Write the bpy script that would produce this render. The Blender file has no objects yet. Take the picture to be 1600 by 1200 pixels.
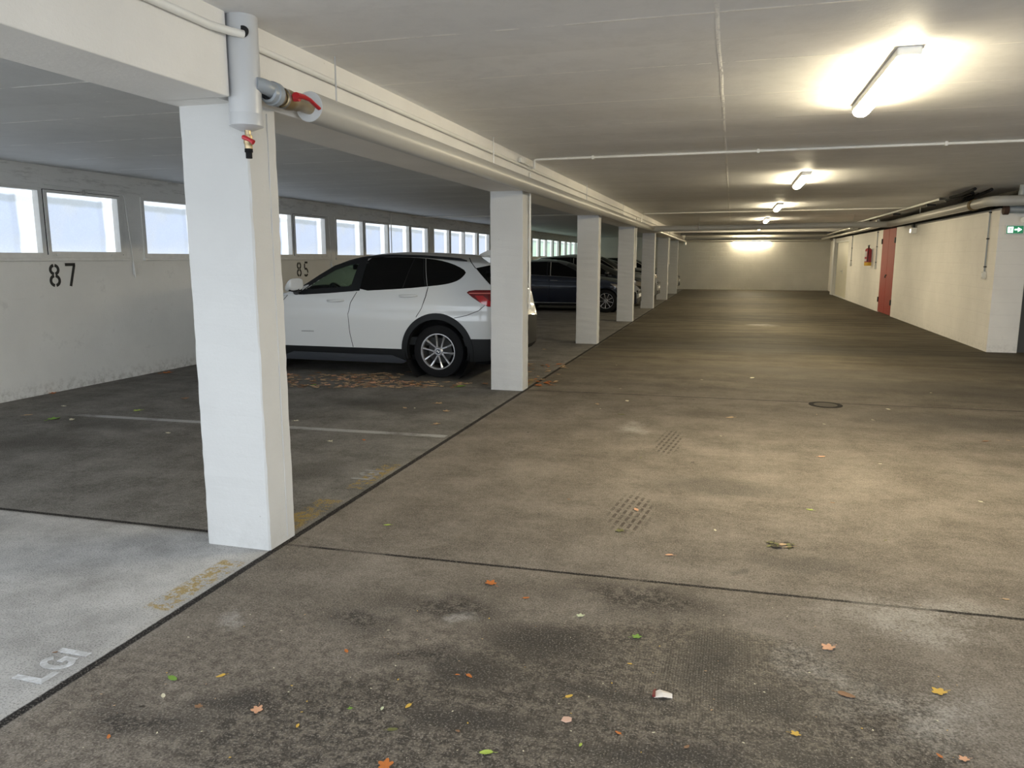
import bpy, bmesh, math, random
from mathutils import Vector, Matrix
random.seed(7)
S = bpy.context.scene
COL = S.collection
# ------------------------------------------------------------------ camera, world, exposure
FPX = 1190.0
cam_d = bpy.data.cameras.new('camera'); cam = bpy.data.objects.new('camera', cam_d); COL.objects.link(cam)
cam_d.sensor_width = 36; cam_d.lens = 36*FPX/1600; cam_d.clip_start = .05; cam_d.clip_end = 300
_p = math.atan((600-403)/FPX)
_up = Vector((0, math.cos(_p), -math.sin(_p)))
_yw = Vector((345, 197, FPX)).normalized(); _yh = (_yw-_up*_yw.dot(_up)).normalized()
_xw = (Vector((1, 0, 0))-_yh*_yh.x).normalized()
right = Vector((_xw.x, _yh.x, _up.x)); cup = Vector((_xw.y, _yh.y, _up.y)); fwd = Vector((_xw.z, _yh.z, _up.z))
M = Matrix.Identity(4)
for i in range(3):
    M[i][0] = right[i]; M[i][1] = cup[i]; M[i][2] = -fwd[i]
M[2][3] = 1.5
cam.matrix_world = M
S.camera = cam
S.view_settings.view_transform = 'Standard'
try: S.view_settings.look = 'None'
except Exception: pass
S.view_settings.gamma = 1; S.view_settings.use_curve_mapping = False
S.view_settings.exposure = 0.5
LAMP = 125.0; SKY = 2.7; WIN = .72
w = bpy.data.worlds.new('overcast_sky'); S.world = w; w.use_nodes = True
w.node_tree.nodes['Background'].inputs[0].default_value = (.86, .93, 1.0, 1)
w.node_tree.nodes['Background'].inputs[1].default_value = SKY
LX = 4.0; WL = -7.3; CZ = 2.59; YF = 38.2; YE = -0.5

def floor_px(px, py, z=0.0):
    d = Vector((px-800, 600-py, FPX)); d = right*d.x+cup*d.y+fwd*d.z
    t = (z-1.5)/d.z
    return d.x*t, d.y*t

# ------------------------------------------------------------------ node helpers
class G:
    def __init__(s, name):
        s.m = bpy.data.materials.new(name); s.m.use_nodes = True; s.t = s.m.node_tree
        s.n = s.t.nodes; s.b = s.n['Principled BSDF']
        s.tc = None
    def new(s, k, **kw):
        n = s.n.new(k)
        for a, b in kw.items(): setattr(n, a, b)
        return n
    def put(s, inp, v):
        if isinstance(v, E): s.t.links.new(v.o, inp)
        elif hasattr(v, 'is_output'): s.t.links.new(v, inp)
        else:
            if isinstance(v, (tuple, list)) and len(v) == 3 and len(inp.default_value) == 4: v = (*v, 1)
            inp.default_value = v
    def coords(s):
        if not s.tc: s.tc = s.new('ShaderNodeTexCoord')
        return s.tc.outputs['Object']
    def xyz(s):
        n = s.new('ShaderNodeSeparateXYZ'); s.t.links.new(s.coords(), n.inputs[0])
        return [E(s, n.outputs[i]) for i in range(3)]
    def vec(s, x, y, z=0.0):
        n = s.new('ShaderNodeCombineXYZ')
        for i, v in enumerate((x, y, z)): s.put(n.inputs[i], v)
        return n.outputs[0]
    def noise(s, scale, detail=4, rough=.55, vec=None, dist=0.0):
        n = s.new('ShaderNodeTexNoise'); n.inputs['Scale'].default_value = scale
        n.inputs['Detail'].default_value = detail; n.inputs['Roughness'].default_value = rough
        n.inputs['Distortion'].default_value = dist
        s.t.links.new(vec or s.coords(), n.inputs['Vector'])
        return E(s, n.outputs[0])
    def voro(s, scale, vec=None, feature='F1'):
        n = s.new('ShaderNodeTexVoronoi', feature=feature); n.inputs['Scale'].default_value = scale
        s.t.links.new(vec or s.coords(), n.inputs['Vector'])
        return E(s, n.outputs['Distance'])
    def mix(s, f, a, b):
        n = s.new('ShaderNodeMix', data_type='RGBA')
        s.put(n.inputs[0], f); s.put(n.inputs[6], a); s.put(n.inputs[7], b)
        return n.outputs[2]
    def math(s, op, *a):
        n = s.new('ShaderNodeMath', operation=op)
        for i, v in enumerate(a): s.put(n.inputs[i], v)
        return E(s, n.outputs[0])
    def ss(s, v, a, b):   # smooth step a->b gives 0->1 (a may be > b)
        n = s.new('ShaderNodeMapRange', interpolation_type='SMOOTHSTEP')
        if a < b:
            s.put(n.inputs[0], v); n.inputs[1].default_value = a; n.inputs[2].default_value = b
            n.inputs[3].default_value = 0; n.inputs[4].default_value = 1
        else:
            s.put(n.inputs[0], v); n.inputs[1].default_value = b; n.inputs[2].default_value = a
            n.inputs[3].default_value = 1; n.inputs[4].default_value = 0
        return E(s, n.outputs[0])
    def bump(s, h, strength=.5, dist=.01):
        n = s.new('ShaderNodeBump'); n.inputs['Strength'].default_value = strength; n.inputs['Distance'].default_value = dist
        s.put(n.inputs['Height'], h); s.t.links.new(n.outputs[0], s.b.inputs['Normal'])
    def set(s, **kw):
        for k, v in kw.items(): s.put(s.b.inputs[k.replace('_', ' ')], v)
        return s.m
class E:
    def __init__(s, g, o): s.g = g; s.o = o
    def __add__(s, v): return s.g.math('ADD', s, v)
    def __radd__(s, v): return s.g.math('ADD', v, s)
    def __sub__(s, v): return s.g.math('SUBTRACT', s, v)
    def __rsub__(s, v): return s.g.math('SUBTRACT', v, s)
    def __mul__(s, v): return s.g.math('MULTIPLY', s, v)
    def __rmul__(s, v): return s.g.math('MULTIPLY', v, s)
    def __truediv__(s, v): return s.g.math('DIVIDE', s, v)
    def abs(s): return s.g.math('ABSOLUTE', s)
    def max(s, v): return s.g.math('MAXIMUM', s, v)
    def min(s, v): return s.g.math('MINIMUM', s, v)
    def clamp(s): return s.max(0.0).min(1.0)

def plain(name, col, rough=.5, metal=0.0, coat=0.0, bump=0.0, bscale=60, var=0.0, emis=None, es=0, trans=0.0, spec=None):
    g = G(name); c = col
    if var:
        n = g.noise(bscale*.2, 6)
        c = g.mix(n, tuple(max(0, v*(1-var)) for v in col), tuple(min(1, v*(1+var)) for v in col))
    g.set(Base_Color=c, Roughness=rough, Metallic=metal)
    g.b.inputs['Coat Weight'].default_value = coat; g.b.inputs['Coat Roughness'].default_value = .04
    if spec is not None: g.b.inputs['Specular IOR Level'].default_value = spec
    if trans: g.b.inputs['Transmission Weight'].default_value = trans
    if bump: g.bump(g.noise(bscale, 5), bump, .01)
    if emis: g.b.inputs['Emission Color'].default_value = (*emis, 1); g.b.inputs['Emission Strength'].default_value = es
    return g.m

# ------------------------------------------------------------------ materials
def painted(name, col, dirt=.0, axis='x', brick=0.0, low=True, marks=.4):
    """white paint on rough board marked concrete or block work"""
    g = G(name); x, y, z = g.xyz()
    h = x if axis == 'y' else y
    v2 = g.vec(h, z, x if axis == 'x' else y)
    n1 = g.noise(1.3, 6, .6); n2 = g.noise(9, 8, .7); n3 = g.noise(60, 4)
    sv = g.noise(1, 6, .65, g.vec(h*1.0, z*9.0, 0.0))
    c = g.mix(g.ss(n1, .3, .75), tuple(v*.90 for v in col), col)
    c = g.mix(g.ss(sv, .62, .8)*.25, c, tuple(v*.68 for v in col))
    if dirt:
        d = g.ss(z, .22, .0)*g.ss(g.noise(14, 9, .75), .42, .66)*dirt
        c = g.mix(d, c, (.20, .19, .17))
        d3 = g.ss(z, 2.24, 2.34)*g.ss(g.noise(1, 8, .75, g.vec(h*2.2, z*12.0, 0.0)), .50, .62)*dirt
        c = g.mix(d3*.8, c, (.30, .29, .28))
        d2 = g.ss(g.noise(2.6, 9, .75), .56, .68)*dirt*.5
        c = g.mix(d2, c, (.33, .33, .33))
    if marks:
        c = g.mix(g.ss(g.voro(5.5), .035, .012)*marks, c, (.25, .22, .19))
    hgt = n3*.25+n2*.35+sv*.5
    if brick:
        b = g.new('ShaderNodeTexBrick'); g.t.links.new(v2, b.inputs['Vector'])
        b.inputs['Scale'].default_value = 1; b.inputs['Brick Width'].default_value = .5; b.inputs['Row Height'].default_value = .2
        b.inputs['Mortar Size'].default_value = .010; b.inputs['Mortar Smooth'].default_value = .5
        f = E(g, b.outputs['Fac'])
        hgt = hgt-f*brick
        c = g.mix(f*.12, c, tuple(v*.7 for v in col))
    g.bump(hgt, .45, .012)
    return g.set(Base_Color=c, Roughness=.62)

def ceiling_mat(name, col, joints=True):
    g = G(name); x, y, z = g.xyz()
    n1 = g.noise(.8, 6, .6); n2 = g.noise(5, 8, .7); n3 = g.noise(45, 3)
    wob = (g.noise(1.5, 3)-.5)*.03
    P = .93
    k = (y+wob-3.76)/P
    fr = g.math('FRACT', k+50.5)-.5           # distance to joint, in units
    dj = fr.abs()*P
    line = g.ss(dj, .014, .005)*g.ss(g.noise(3.5, 6, .7), .42, .54)
    dl = (x+.12+wob*.7).abs()
    line2 = g.ss(dl, .014, .004)*g.ss(g.noise(6, 6, .7), .40, .55)
    cell = g.math('FLOOR', k+50.5)
    wn = g.new('ShaderNodeTexWhiteNoise', noise_dimensions='1D'); g.put(wn.inputs['W'], cell)
    tone = E(g, wn.outputs['Value'])
    c = g.mix(g.ss(n1, .3, .7), tuple(v*.88 for v in col), col)
    c = g.mix(tone*.30, c, tuple(v*.72 for v in col))
    c = g.mix(g.ss(n2, .46, .60)*.18, c, tuple(v*.72 for v in col))
    c = g.mix((line.max(line2))*.95, c, (.97, .96, .94))
    fleck = g.ss(g.voro(3.0, g.vec(x*1.0, y*2.6, 0.0)), .060, .030)*g.ss(g.noise(30, 3), .45, .55)
    c = g.mix(fleck*.6, c, (.93, .92, .9))
    g.bump(n3*.12+n2*.25+(line.max(line2))*.5+g.math('SINE', k*6.2832)*.35+tone*.15, .35, .02)
    return g.set(Base_Color=c, Roughness=.6)

def floor_mat():
    g = G('worn_concrete_floor'); x, y, z = g.xyz()
    n1 = g.noise(.55, 7, .62); n2 = g.noise(2.6, 9, .68); n3 = g.noise(22, 6, .7); n4 = g.noise(130, 3); n5 = g.noise(60, 6, .7)
    warp = (g.noise(1.8, 5, .6)-.5); warp2 = (g.noise(2.3, 5, .6, g.vec(x+7.3, y-3.1, 0.0))-.5)
    streak = g.noise(1, 8, .68, g.vec(x*.55, y*2.6, 0.0))
    lane = g.ss(x, -2.245, -2.235)
    near = g.ss(y, 3.42, 3.36)                                   # slab nearest the camera
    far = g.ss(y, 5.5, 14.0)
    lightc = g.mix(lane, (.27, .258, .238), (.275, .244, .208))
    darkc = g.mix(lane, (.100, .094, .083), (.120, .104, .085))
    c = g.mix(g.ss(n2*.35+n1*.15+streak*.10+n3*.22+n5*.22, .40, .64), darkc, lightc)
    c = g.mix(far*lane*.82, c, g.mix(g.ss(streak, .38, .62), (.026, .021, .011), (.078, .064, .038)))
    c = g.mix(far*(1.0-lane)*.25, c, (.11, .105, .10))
    # new smooth slab left of the joint in front
    slab = near*(1.0-lane)
    c = g.mix(slab*.85, c, g.mix(g.ss(n2, .3, .7), (.36, .355, .345), (.60, .59, .575)))
    # pale patches
    def ell(cx, cy, rx, ry, e0=1.15, e1=.55, wp=.55, rot=0.0):
        dx = x+warp*wp-cx; dy = y+warp2*wp-cy
        if rot:
            cr, sr = math.cos(rot), math.sin(rot)
            dx, dy = dx*cr+dy*sr, dy*cr-dx*sr
        dx = dx/rx; dy = dy/ry
        d = g.math('SQRT', dx*dx+dy*dy)
        return g.ss(d, e0, e1)
    def epx(px, py, wx, hy, **kw):      # pixel box centre and half sizes -> floor ellipse
        cx, cy = floor_px(px, py); x1, _ = floor_px(px+wx, py); _, y1 = floor_px(px, py-hy); _, y0 = floor_px(px, py+hy)
        return ell(cx, cy, max(.05, abs(x1-cx)), max(.05, (y1-y0)/2), **kw)
    # large damp dirty area in the foreground
    damp = ell(-.45, 2.25, .62, .62, e0=1.05, e1=.8).max(ell(-.10, 2.42, .95, .66, e0=1.05, e1=.82, wp=.4)).max(ell(.10, 2.45, .50, .62, e0=1.05, e1=.8)).max(ell(-1.0, 1.95, .75, .42, e0=1.1, e1=.7)).max(ell(-.3, 1.3, 1.45, .90, e0=1.1, e1=.8))
    brown = ell(-1.75, 2.0, .62, .8).max(ell(-.9, 2.5, .7, .5)).max(ell(.75, 1.85, .55, .7))
    c = g.mix(brown*(1.0-slab)*.7, c, g.mix(g.ss(n3, .35, .65), (.10, .084, .068), (.23, .20, .166)))
    tex = g.ss(n3*.5+n5*.5, .44, .58)
    c = g.mix(damp*(1.0-slab)*.88, c, g.mix(tex, (.032, .026, .020), (.155, .131, .102)))
    blots = None
    for a in [(560, 965, 60, 22), (690, 950, 90, 20), (990, 935, 110, 22), (840, 1000, 120, 30), (690, 1040, 140, 18), (1110, 1030, 60, 40),
              (1170, 1095, 80, 25), (220, 1120, 90, 30), (740, 1130, 120, 24), (930, 1090, 120, 16), (1050, 1180, 160, 20), (1250, 1170, 80, 16), (350, 1100, 60, 20)]:
        e = epx(*a, e0=1.5, e1=.3); blots = e if blots is None else blots.max(e)
    c = g.mix(blots*g.ss(n3*.6+n5*.4, .42, .54)*.80, c, (.020, .018, .017))
    # oil and soot in the bays and lane
    oil = None
    for a in [(620, 632, 130, 12), (480, 735, 80, 18), (1260, 880, 100, 16), (60, 690, 90, 22), (1330, 600, 160, 12), (1500, 660, 160, 14), (1130, 760, 120, 14),
              (1160, 893, 14, 5), (360, 720, 60, 14), (150, 660, 110, 12), (1190, 545, 300, 8), (1250, 580, 260, 8), (680, 588, 120, 9), (1500, 610, 140, 18), (620, 640, 60, 6)]:
        e = epx(*a, e0=1.3, e1=.3); oil = e if oil is None else oil.max(e)
    c = g.mix(oil*.50, c, (.075, .070, .062))
    pale = None
    for a in [(995, 670, 26, 13), (30, 870, 60, 26), (1190, 508, 22, 2.5), (360, 965, 24, 10), (1260, 1040, 60, 30), (710, 965, 22, 8), (1420, 1110, 130, 60), (1430, 960, 140, 40)]:
        e = epx(*a, e0=1.4, e1=.2); pale = e if pale is None else pale.max(e)
    c = g.mix(pale*g.ss(n2*.6+n5*.4, .40, .62)*.58, c, (.50, .48, .45))
    # yellow and white paint
    def box(x0, x1, y0, y1, soft=.012):
        return g.ss(x, x0-soft, x0+soft)*g.ss(x, x1+soft, x1-soft)*g.ss(y, y0-soft, y0+soft)*g.ss(y, y1+soft, y1-soft)
    wear = g.ss(n3*.45+n2*.3+n5*.25, .485, .53)
    yel = box(-2.44, -2.28, 3.56, 4.12).max(box(-2.40, -2.27, 2.55, 3.10)).max(box(-2.40, -2.27, 4.35, 5.0))
    yel = yel.max(box(-2.40, -2.27, 8.6, 9.2))
    c = g.mix(yel*wear*.8, c, (.36, .25, .06))
    yl = y-(x+2.26)*.036-5.93
    wl = g.ss(yl.abs(), .052, .040)*g.ss(x, -6.3, -5.6)*g.ss(x, -2.27, -2.29)*g.ss(n2, .28, .50)
    yl2 = y-(x+2.26)*.036-10.9
    wl2 = g.ss(yl2.abs(), .052, .040)*g.ss(x, -6.9, -6.6)*g.ss(x, -2.27, -2.29)*g.ss(n2, .38, .55)
    c = g.mix(wl.max(wl2*.6)*.70, c, (.55, .55, .55))
    # tyre tread prints
    for (px, py, wx, hy, a) in [(1044, 690, 20, 20, -.05), (985, 800, 34, 34, -.05)]:
        cx, cy = floor_px(px, py); m = epx(px, py, wx, hy, e0=1.2, e1=.7, wp=.12)
        st = g.math('SINE', (x*1.0-y*.12)*150.0)*.5+.5
        st2 = g.math('SINE', (y+x*.5)*60.0)*.5+.5
        c = g.mix(m*g.ss(st, .45, .7)*g.ss(n3, .35, .50)*g.ss(st2, .0, .3)*.75, c, (.045, .036, .028))
    # joints
    jw = (g.noise(14, 4)-.5)*.010
    j1 = g.ss((x+2.226+jw).abs(), .024, .015)
    jr = y+jw-3.37-(x+2.24)*.030
    fr = (g.math('FRACT', jr/4.98+20.5)-.5).abs()*4.98
    brk = g.ss(g.noise(2.2, 3), .36, .46)
    j2 = g.ss(fr, .015, .008)*(brk*.5+.5)
    jr2 = y+jw-3.41-(x+4.1)*.012
    j3 = g.ss(jr2.abs(), .020, .012)*(1.0-lane)
    joint = j1.max(j2*lane).max(j3).max(j2*(1.0-lane)*g.ss(y, 6.0, 6.5)*.6)
    edge = g.ss((x+2.235).abs(), .09, .02)*.30
    c = g.mix(edge*g.ss(n2, .4, .6), c, (.30, .28, .25))
    c = g.mix(joint*.95, c, (.012, .011, .011))
    bounce_apron = g.ss(y, -.4, -.6)
    c = g.mix(bounce_apron, c, (.55, .54, .52))  # unseen ground behind the camera, lightened to bounce light onto the ceiling
    # grit
    gv = g.voro(75); gn = g.ss(g.noise(1.9, 5, .7), .44, .62)
    grit = g.ss(gv, .20, .11)*(gn*.7+damp*.45).clamp()*g.ss(y, 12, 5)*lane
    c = g.mix(grit*.8, c, (.42, .38, .31))
    gv2 = g.voro(42, g.vec(x+3.3, y, 0.0))
    gr2 = g.ss(gv2, .26, .18)*ell(.72, 1.75, .42, .5)*g.ss(n3, .44, .56)
    c = g.mix(gr2*.8, c, (.48, .43, .34))
    c = g.mix(g.ss(n4, .52, .62)*.40, c, (.035, .030, .025))
    c = g.mix(g.ss(n4, .46, .36)*g.ss(y, 13, 5)*.26, c, (.46, .42, .37))
    rib = g.math('SINE', x*620.0+warp*10.0)*ell(.2, 2.35, .75, .9)
    g.bump(n4*.5+n3*.5+n2*.4+grit*.7+gr2*.6+n5*.5-joint*.3+rib*.10, .7, .006)
    r = .80-damp*.20*g.ss(n2, .35, .6)-far*lane*.10+(n3-.5)*.15
    g.put(g.b.inputs['Specular IOR Level'], .10+damp*.25)
    return g.set(Base_Color=c, Roughness=r)

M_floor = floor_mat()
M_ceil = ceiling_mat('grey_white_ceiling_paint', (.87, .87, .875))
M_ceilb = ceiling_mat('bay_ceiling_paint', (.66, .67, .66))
M_wl = painted('white_left_wall_paint', (.70, .70, .68), dirt=.55)
M_wr = painted('white_right_wall_paint', (.84, .81, .76), dirt=.25, brick=.15, marks=.15)
M_wf = painted('white_far_wall_paint', (.80, .78, .72), dirt=.15, axis='y', brick=.45, marks=.1)
M_wy = painted('white_side_wall_paint', (.76, .73, .66), dirt=.15, axis='y', brick=.3, marks=.1)
M_pil = painted('white_pillar_paint', (.57, .57, .56), dirt=.12, axis='y', marks=.6)
M_beam = painted('cream_beam_paint', (.78, .76, .72), axis='x', marks=.3)
M_dark = plain('bare_dark_concrete', (.10, .095, .085), .9, bump=.3)  # shade of the recess above the right wall, put into the colour
M_frame = plain('window_frame_paint', (.62, .62, .60), .5, bump=.15, var=.15)
M_pipe = plain('grey_pvc_jacket', (.40, .395, .375), .34, bump=.04, bscale=8, spec=.5)
M_pvc = plain('light_grey_pvc', (.50, .51, .52), .28, bump=.02, bscale=6)
M_fit = plain('mid_grey_pvc_fitting', (.27, .30, .33), .35)
M_alu = plain('foil_pipe_wrap', (.62, .60, .55), .28, metal=.75, bump=.2, bscale=30)
M_foam = plain('pale_foam_insulation', (.62, .64, .66), .8, bump=.2)
M_brass = plain('tarnished_brass', (.42, .33, .20), .35, metal=.9)
M_steel = plain('dull_steel', (.50, .50, .50), .35, metal=.9)
M_red = plain('red_lacquer', (.42, .012, .02), .35, coat=.3)
M_rub = plain('black_rubber', (.010, .010, .011), .85, spec=.2)
M_blackp = plain('black_plastic', (.010, .011, .012), .5, spec=.3)
M_cond = plain('white_conduit', (.74, .73, .69), .45)
M_rdoor = plain('red_door_paint', (.25, .020, .010), .6, var=.12, bscale=12)
M_gdoor = plain('grey_door_paint', (.22, .24, .27), .5)
M_wdoor = plain('cream_door_paint', (.74, .70, .56), .45, var=.06)
M_paintw = None
g = G('worn_white_road_paint'); _n = g.noise(14, 8, .75)
g.set(Base_Color=g.mix(g.ss(_n, .42, .6), (.42, .42, .42), (.62, .63, .65)), Roughness=.8); M_paintw = g.m
g = G('faded_white_road_paint'); _n = g.noise(20, 8, .75)
g.set(Base_Color=g.mix(g.ss(_n, .35, .7), (.21, .20, .19), (.40, .40, .39)), Roughness=.85); M_paintf = g.m
M_ink = plain('black_stencil_paint', (.02, .02, .02), .7)
M_lamp = plain('glowing_lamp_diffuser', (.9, .9, .85), .4, emis=(1.0, .86, .58), es=LAMP)
M_lampb = plain('lamp_housing', (.85, .84, .80), .4)
M_white = plain('white_plastic', (.78, .78, .76), .4)
M_green = plain('green_sign_face', (.01, .16, .07), .4, emis=(.01, .25, .10), es=.35)
M_pict = plain('lit_white_pictogram', (.8, .95, .85), .4, emis=(.75, 1, .85), es=1.6)
M_chrome = plain('chrome', (.8, .8, .8), .12, metal=1)
M_rim = plain('silver_alloy', (.50, .50, .51), .25, metal=.85)
M_rimd = plain('dark_alloy_face', (.06, .06, .065), .35, metal=.6)
M_glassd = plain('dark_tinted_glass', (.002, .002, .002), .04, spec=.35)
M_redl = plain('red_lamp_lens', (.50, .008, .012), .12, coat=1.0)
M_redd = plain('dark_red_lamp_lens', (.16, .004, .006), .12, coat=1.0)
M_head = plain('headlamp_lens', (.42, .38, .33), .12, metal=.5, coat=1.0)
M_inter = plain('dark_cabin_trim', (.022, .024, .024), .7)

def tint_glass():
    m = bpy.data.materials.new('green_tinted_glass'); m.use_nodes = True; t = m.node_tree
    for n in list(t.nodes): t.nodes.remove(n)
    o = t.nodes.new('ShaderNodeOutputMaterial'); mx = t.nodes.new('ShaderNodeMixShader'); fr = t.nodes.new('ShaderNodeFresnel')
    tr = t.nodes.new('ShaderNodeBsdfTransparent'); gl = t.nodes.new('ShaderNodeBsdfGlossy')
    tr.inputs[0].default_value = (.52, .66, .60, 1); gl.inputs['Roughness'].default_value = .02; fr.inputs[0].default_value = 1.5
    t.links.new(fr.outputs[0], mx.inputs[0]); t.links.new(tr.outputs[0], mx.inputs[1]); t.links.new(gl.outputs[0], mx.inputs[2]); t.links.new(mx.outputs[0], o.inputs[0])
    return m
M_glass = tint_glass()

def pane_mat(name, a, b, s):
    """obscured wired glass with daylight behind it: pale reveal, lintel band and smudges show through"""
    g = G(name); x, y, z = g.xyz()
    n = g.noise(2.1, 4, .5); n2 = g.noise(9, 6, .7); wv = g.voro(60)
    wob = (g.noise(3.0, 3)-.5)*.06
    c = g.mix(g.ss(n, .35, .65), a, b)
    top = g.ss(z+wob, .60, .63)                       # bright strip under the head
    band = g.ss(z+wob, .52, .56)*(1.0-top)            # lintel of the light well
    side = g.ss(y+wob, .86, .90)                      # pale reveal at the far side
    side2 = g.ss(y+wob, .78, .82)*(1.0-side)
    lum = .70+(n-.5)*.22+(wv-.4)*.05
    lum = lum+top*.22+side*.20-band*.13-side2*.05
    c = g.mix(band*.5, c, (.62, .72, .74)); c = g.mix((top+side).clamp()*.7, c, (.97, 1.0, 1.0))
    drip = g.ss(n2, .66, .74)*.18
    lum = lum*(1.0-drip)*s
    g.put(g.b.inputs['Emission Color'], c); g.put(g.b.inputs['Emission Strength'], lum)
    g.bump(wv, .3, .01)
    return g.set(Base_Color=(.3, .33, .36), Roughness=.25)
M_paneA = pane_mat('frosted_pane_blue_daylight', (.76, .86, 1.0), (.66, .78, 1.0), 1.25*WIN)
M_paneB = pane_mat('frosted_pane_green_daylight', (.66, .93, .86), (.74, 1.0, .80), 1.25*WIN)

# ------------------------------------------------------------------ mesh helpers
def link(name, bm, mat, parent=None, smooth=False, loc=None):
    me = bpy.data.meshes.new(name)
    bmesh.ops.recalc_face_normals(bm, faces=bm.faces[:]) if bm.faces else None
    bm.to_mesh(me); bm.free()
    for m in (mat if isinstance(mat, (list, tuple)) else [mat]): me.materials.append(m)
    if smooth:
        for p in me.polygons: p.use_smooth = True
        try: me.set_sharp_from_angle(angle=math.radians(38))
        except Exception: pass
    o = bpy.data.objects.new(name, me); COL.objects.link(o)
    if parent is not None: o.parent = parent
    if loc is not None: o.location = loc
    return o
def tag(o, label, cat=None, group=None, kind=None):
    if label: o['label'] = label
    if cat: o['category'] = cat
    if group: o['group'] = group
    if kind: o['kind'] = kind
    return o
def empty(name, loc=(0, 0, 0), rz=0.0):
    o = bpy.data.objects.new(name, None); COL.objects.link(o); o.location = loc; o.rotation_euler = (0, 0, rz); o.empty_display_size = .1
    return o
def copy_tree(o, parent=None):
    c = o.copy(); COL.objects.link(c); c.parent = parent
    for ch in o.children: copy_tree(ch, c)
    return c
def box(bm, x0, x1, y0, y1, z0, z1, bev=0.0):
    r = bmesh.ops.create_cube(bm, size=1)
    for v in r['verts']: v.co = Vector(((x0+x1)/2+v.co.x*(x1-x0), (y0+y1)/2+v.co.y*(y1-y0), (z0+z1)/2+v.co.z*(z1-z0)))
    if bev:
        es = list({e for v in r['verts'] for e in v.link_edges})
        bmesh.ops.bevel(bm, geom=es, offset=bev, segments=2, affect='EDGES', profile=.5)
def B(*a, bev=0.0):
    bm = bmesh.new(); box(bm, *a, bev=bev); return bm
def fillet(pts, r, n=6):
    pts = [Vector(p) for p in pts]; out = [pts[0]]
    for i in range(1, len(pts)-1):
        a, b, c = pts[i-1], pts[i], pts[i+1]
        d1 = (a-b); d2 = (c-b); rr = min(r, d1.length*.48, d2.length*.48)
        p0 = b+d1.normalized()*rr; p1 = b+d2.normalized()*rr
        for k in range(n+1):
            t = k/n; out.append((1-t)**2*p0+2*t*(1-t)*b+t*t*p1)
    out.append(pts[-1]); return out
def tube(bm, pts, r, seg=12, cap=True, squash=1.0):
    pts = [Vector(p) for p in pts]; n = len(pts)
    rs = r if isinstance(r, (list, tuple)) else [r]*n
    t0 = (pts[1]-pts[0]).normalized()
    ref = Vector((0, 0, 1)) if abs(t0.z) < .9 else Vector((1, 0, 0))
    u = t0.cross(ref).normalized(); rings = []
    for i in range(n):
        t = (pts[min(i+1, n-1)]-pts[max(i-1, 0)]).normalized()
        u = (u-t*u.dot(t)).normalized(); v = t.cross(u)
        rings.append([bm.verts.new(pts[i]+(u*math.cos(a)+v*math.sin(a)*squash)*rs[i]) for a in [2*math.pi*k/seg for k in range(seg)]])
    for i in range(n-1):
        for k in range(seg):
            bm.faces.new((rings[i][k], rings[i][(k+1) % seg], rings[i+1][(k+1) % seg], rings[i+1][k]))
    if cap:
        bm.faces.new(rings[0][::-1]); bm.faces.new(rings[-1])
def T(pts, r, seg=12, **k):
    bm = bmesh.new(); tube(bm, pts, r, seg, **k); return bm
def lathe(bm, prof, axis_o, axis_d, seg=32, closed=False):
    """prof: list of (radius, height along axis)"""
    o = Vector(axis_o); d = Vector(axis_d).normalized()
    ref = Vector((0, 0, 1)) if abs(d.z) < .9 else Vector((1, 0, 0))
    u = d.cross(ref).normalized(); v = d.cross(u); rings = []
    for (r, h) in prof:
        if r < 1e-6: rings.append([bm.verts.new(o+d*h)])
        else: rings.append([bm.verts.new(o+d*h+(u*math.cos(a)+v*math.sin(a))*r) for a in [2*math.pi*k/seg for k in range(seg)]])
    m = len(rings)
    for i in range(m if closed else m-1):
        A, Bq = rings[i], rings[(i+1) % m]
        for k in range(seg):
            k2 = (k+1) % seg
            if len(A) == 1 and len(Bq) == 1: continue
            if len(A) == 1: bm.faces.new((A[0], Bq[k2], Bq[k]))
            elif len(Bq) == 1: bm.faces.new((A[k], A[k2], Bq[0]))
            else: bm.faces.new((A[k], A[k2], Bq[k2], Bq[k]))
def prism(bm, poly, fn, d0, d1):
    """poly 2D outline extruded; fn(u,v,d)->3D"""
    a = [bm.verts.new(fn(u, v, d0)) for u, v in poly]; b = [bm.verts.new(fn(u, v, d1)) for u, v in poly]
    n = len(poly); bm.faces.new(a[::-1]); bm.faces.new(b)
    for i in range(n): bm.faces.new((a[i], a[(i+1) % n], b[(i+1) % n], b[i]))
def lerp_tab(tab, x):
    if x <= tab[0][0]: return tab[0][1]
    for (a, b), (c, d) in zip(tab, tab[1:]):
        if x <= c: return b+(d-b)*(x-a)/(c-a)
    return tab[-1][1]
def smooth_tab(tab, x, h=.05):
    return (lerp_tab(tab, x-h)+lerp_tab(tab, x-h/2)+lerp_tab(tab, x)+lerp_tab(tab, x+h/2)+lerp_tab(tab, x+h))/5
def chaikin(p, it=2):
    for _ in range(it):
        q = []
        for i in range(len(p)):
            a, b = p[i], p[(i+1) % len(p)]
            q += [(a[0]*.75+b[0]*.25, a[1]*.75+b[1]*.25), (a[0]*.25+b[0]*.75, a[1]*.25+b[1]*.75)]
        p = q
    return p

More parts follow.
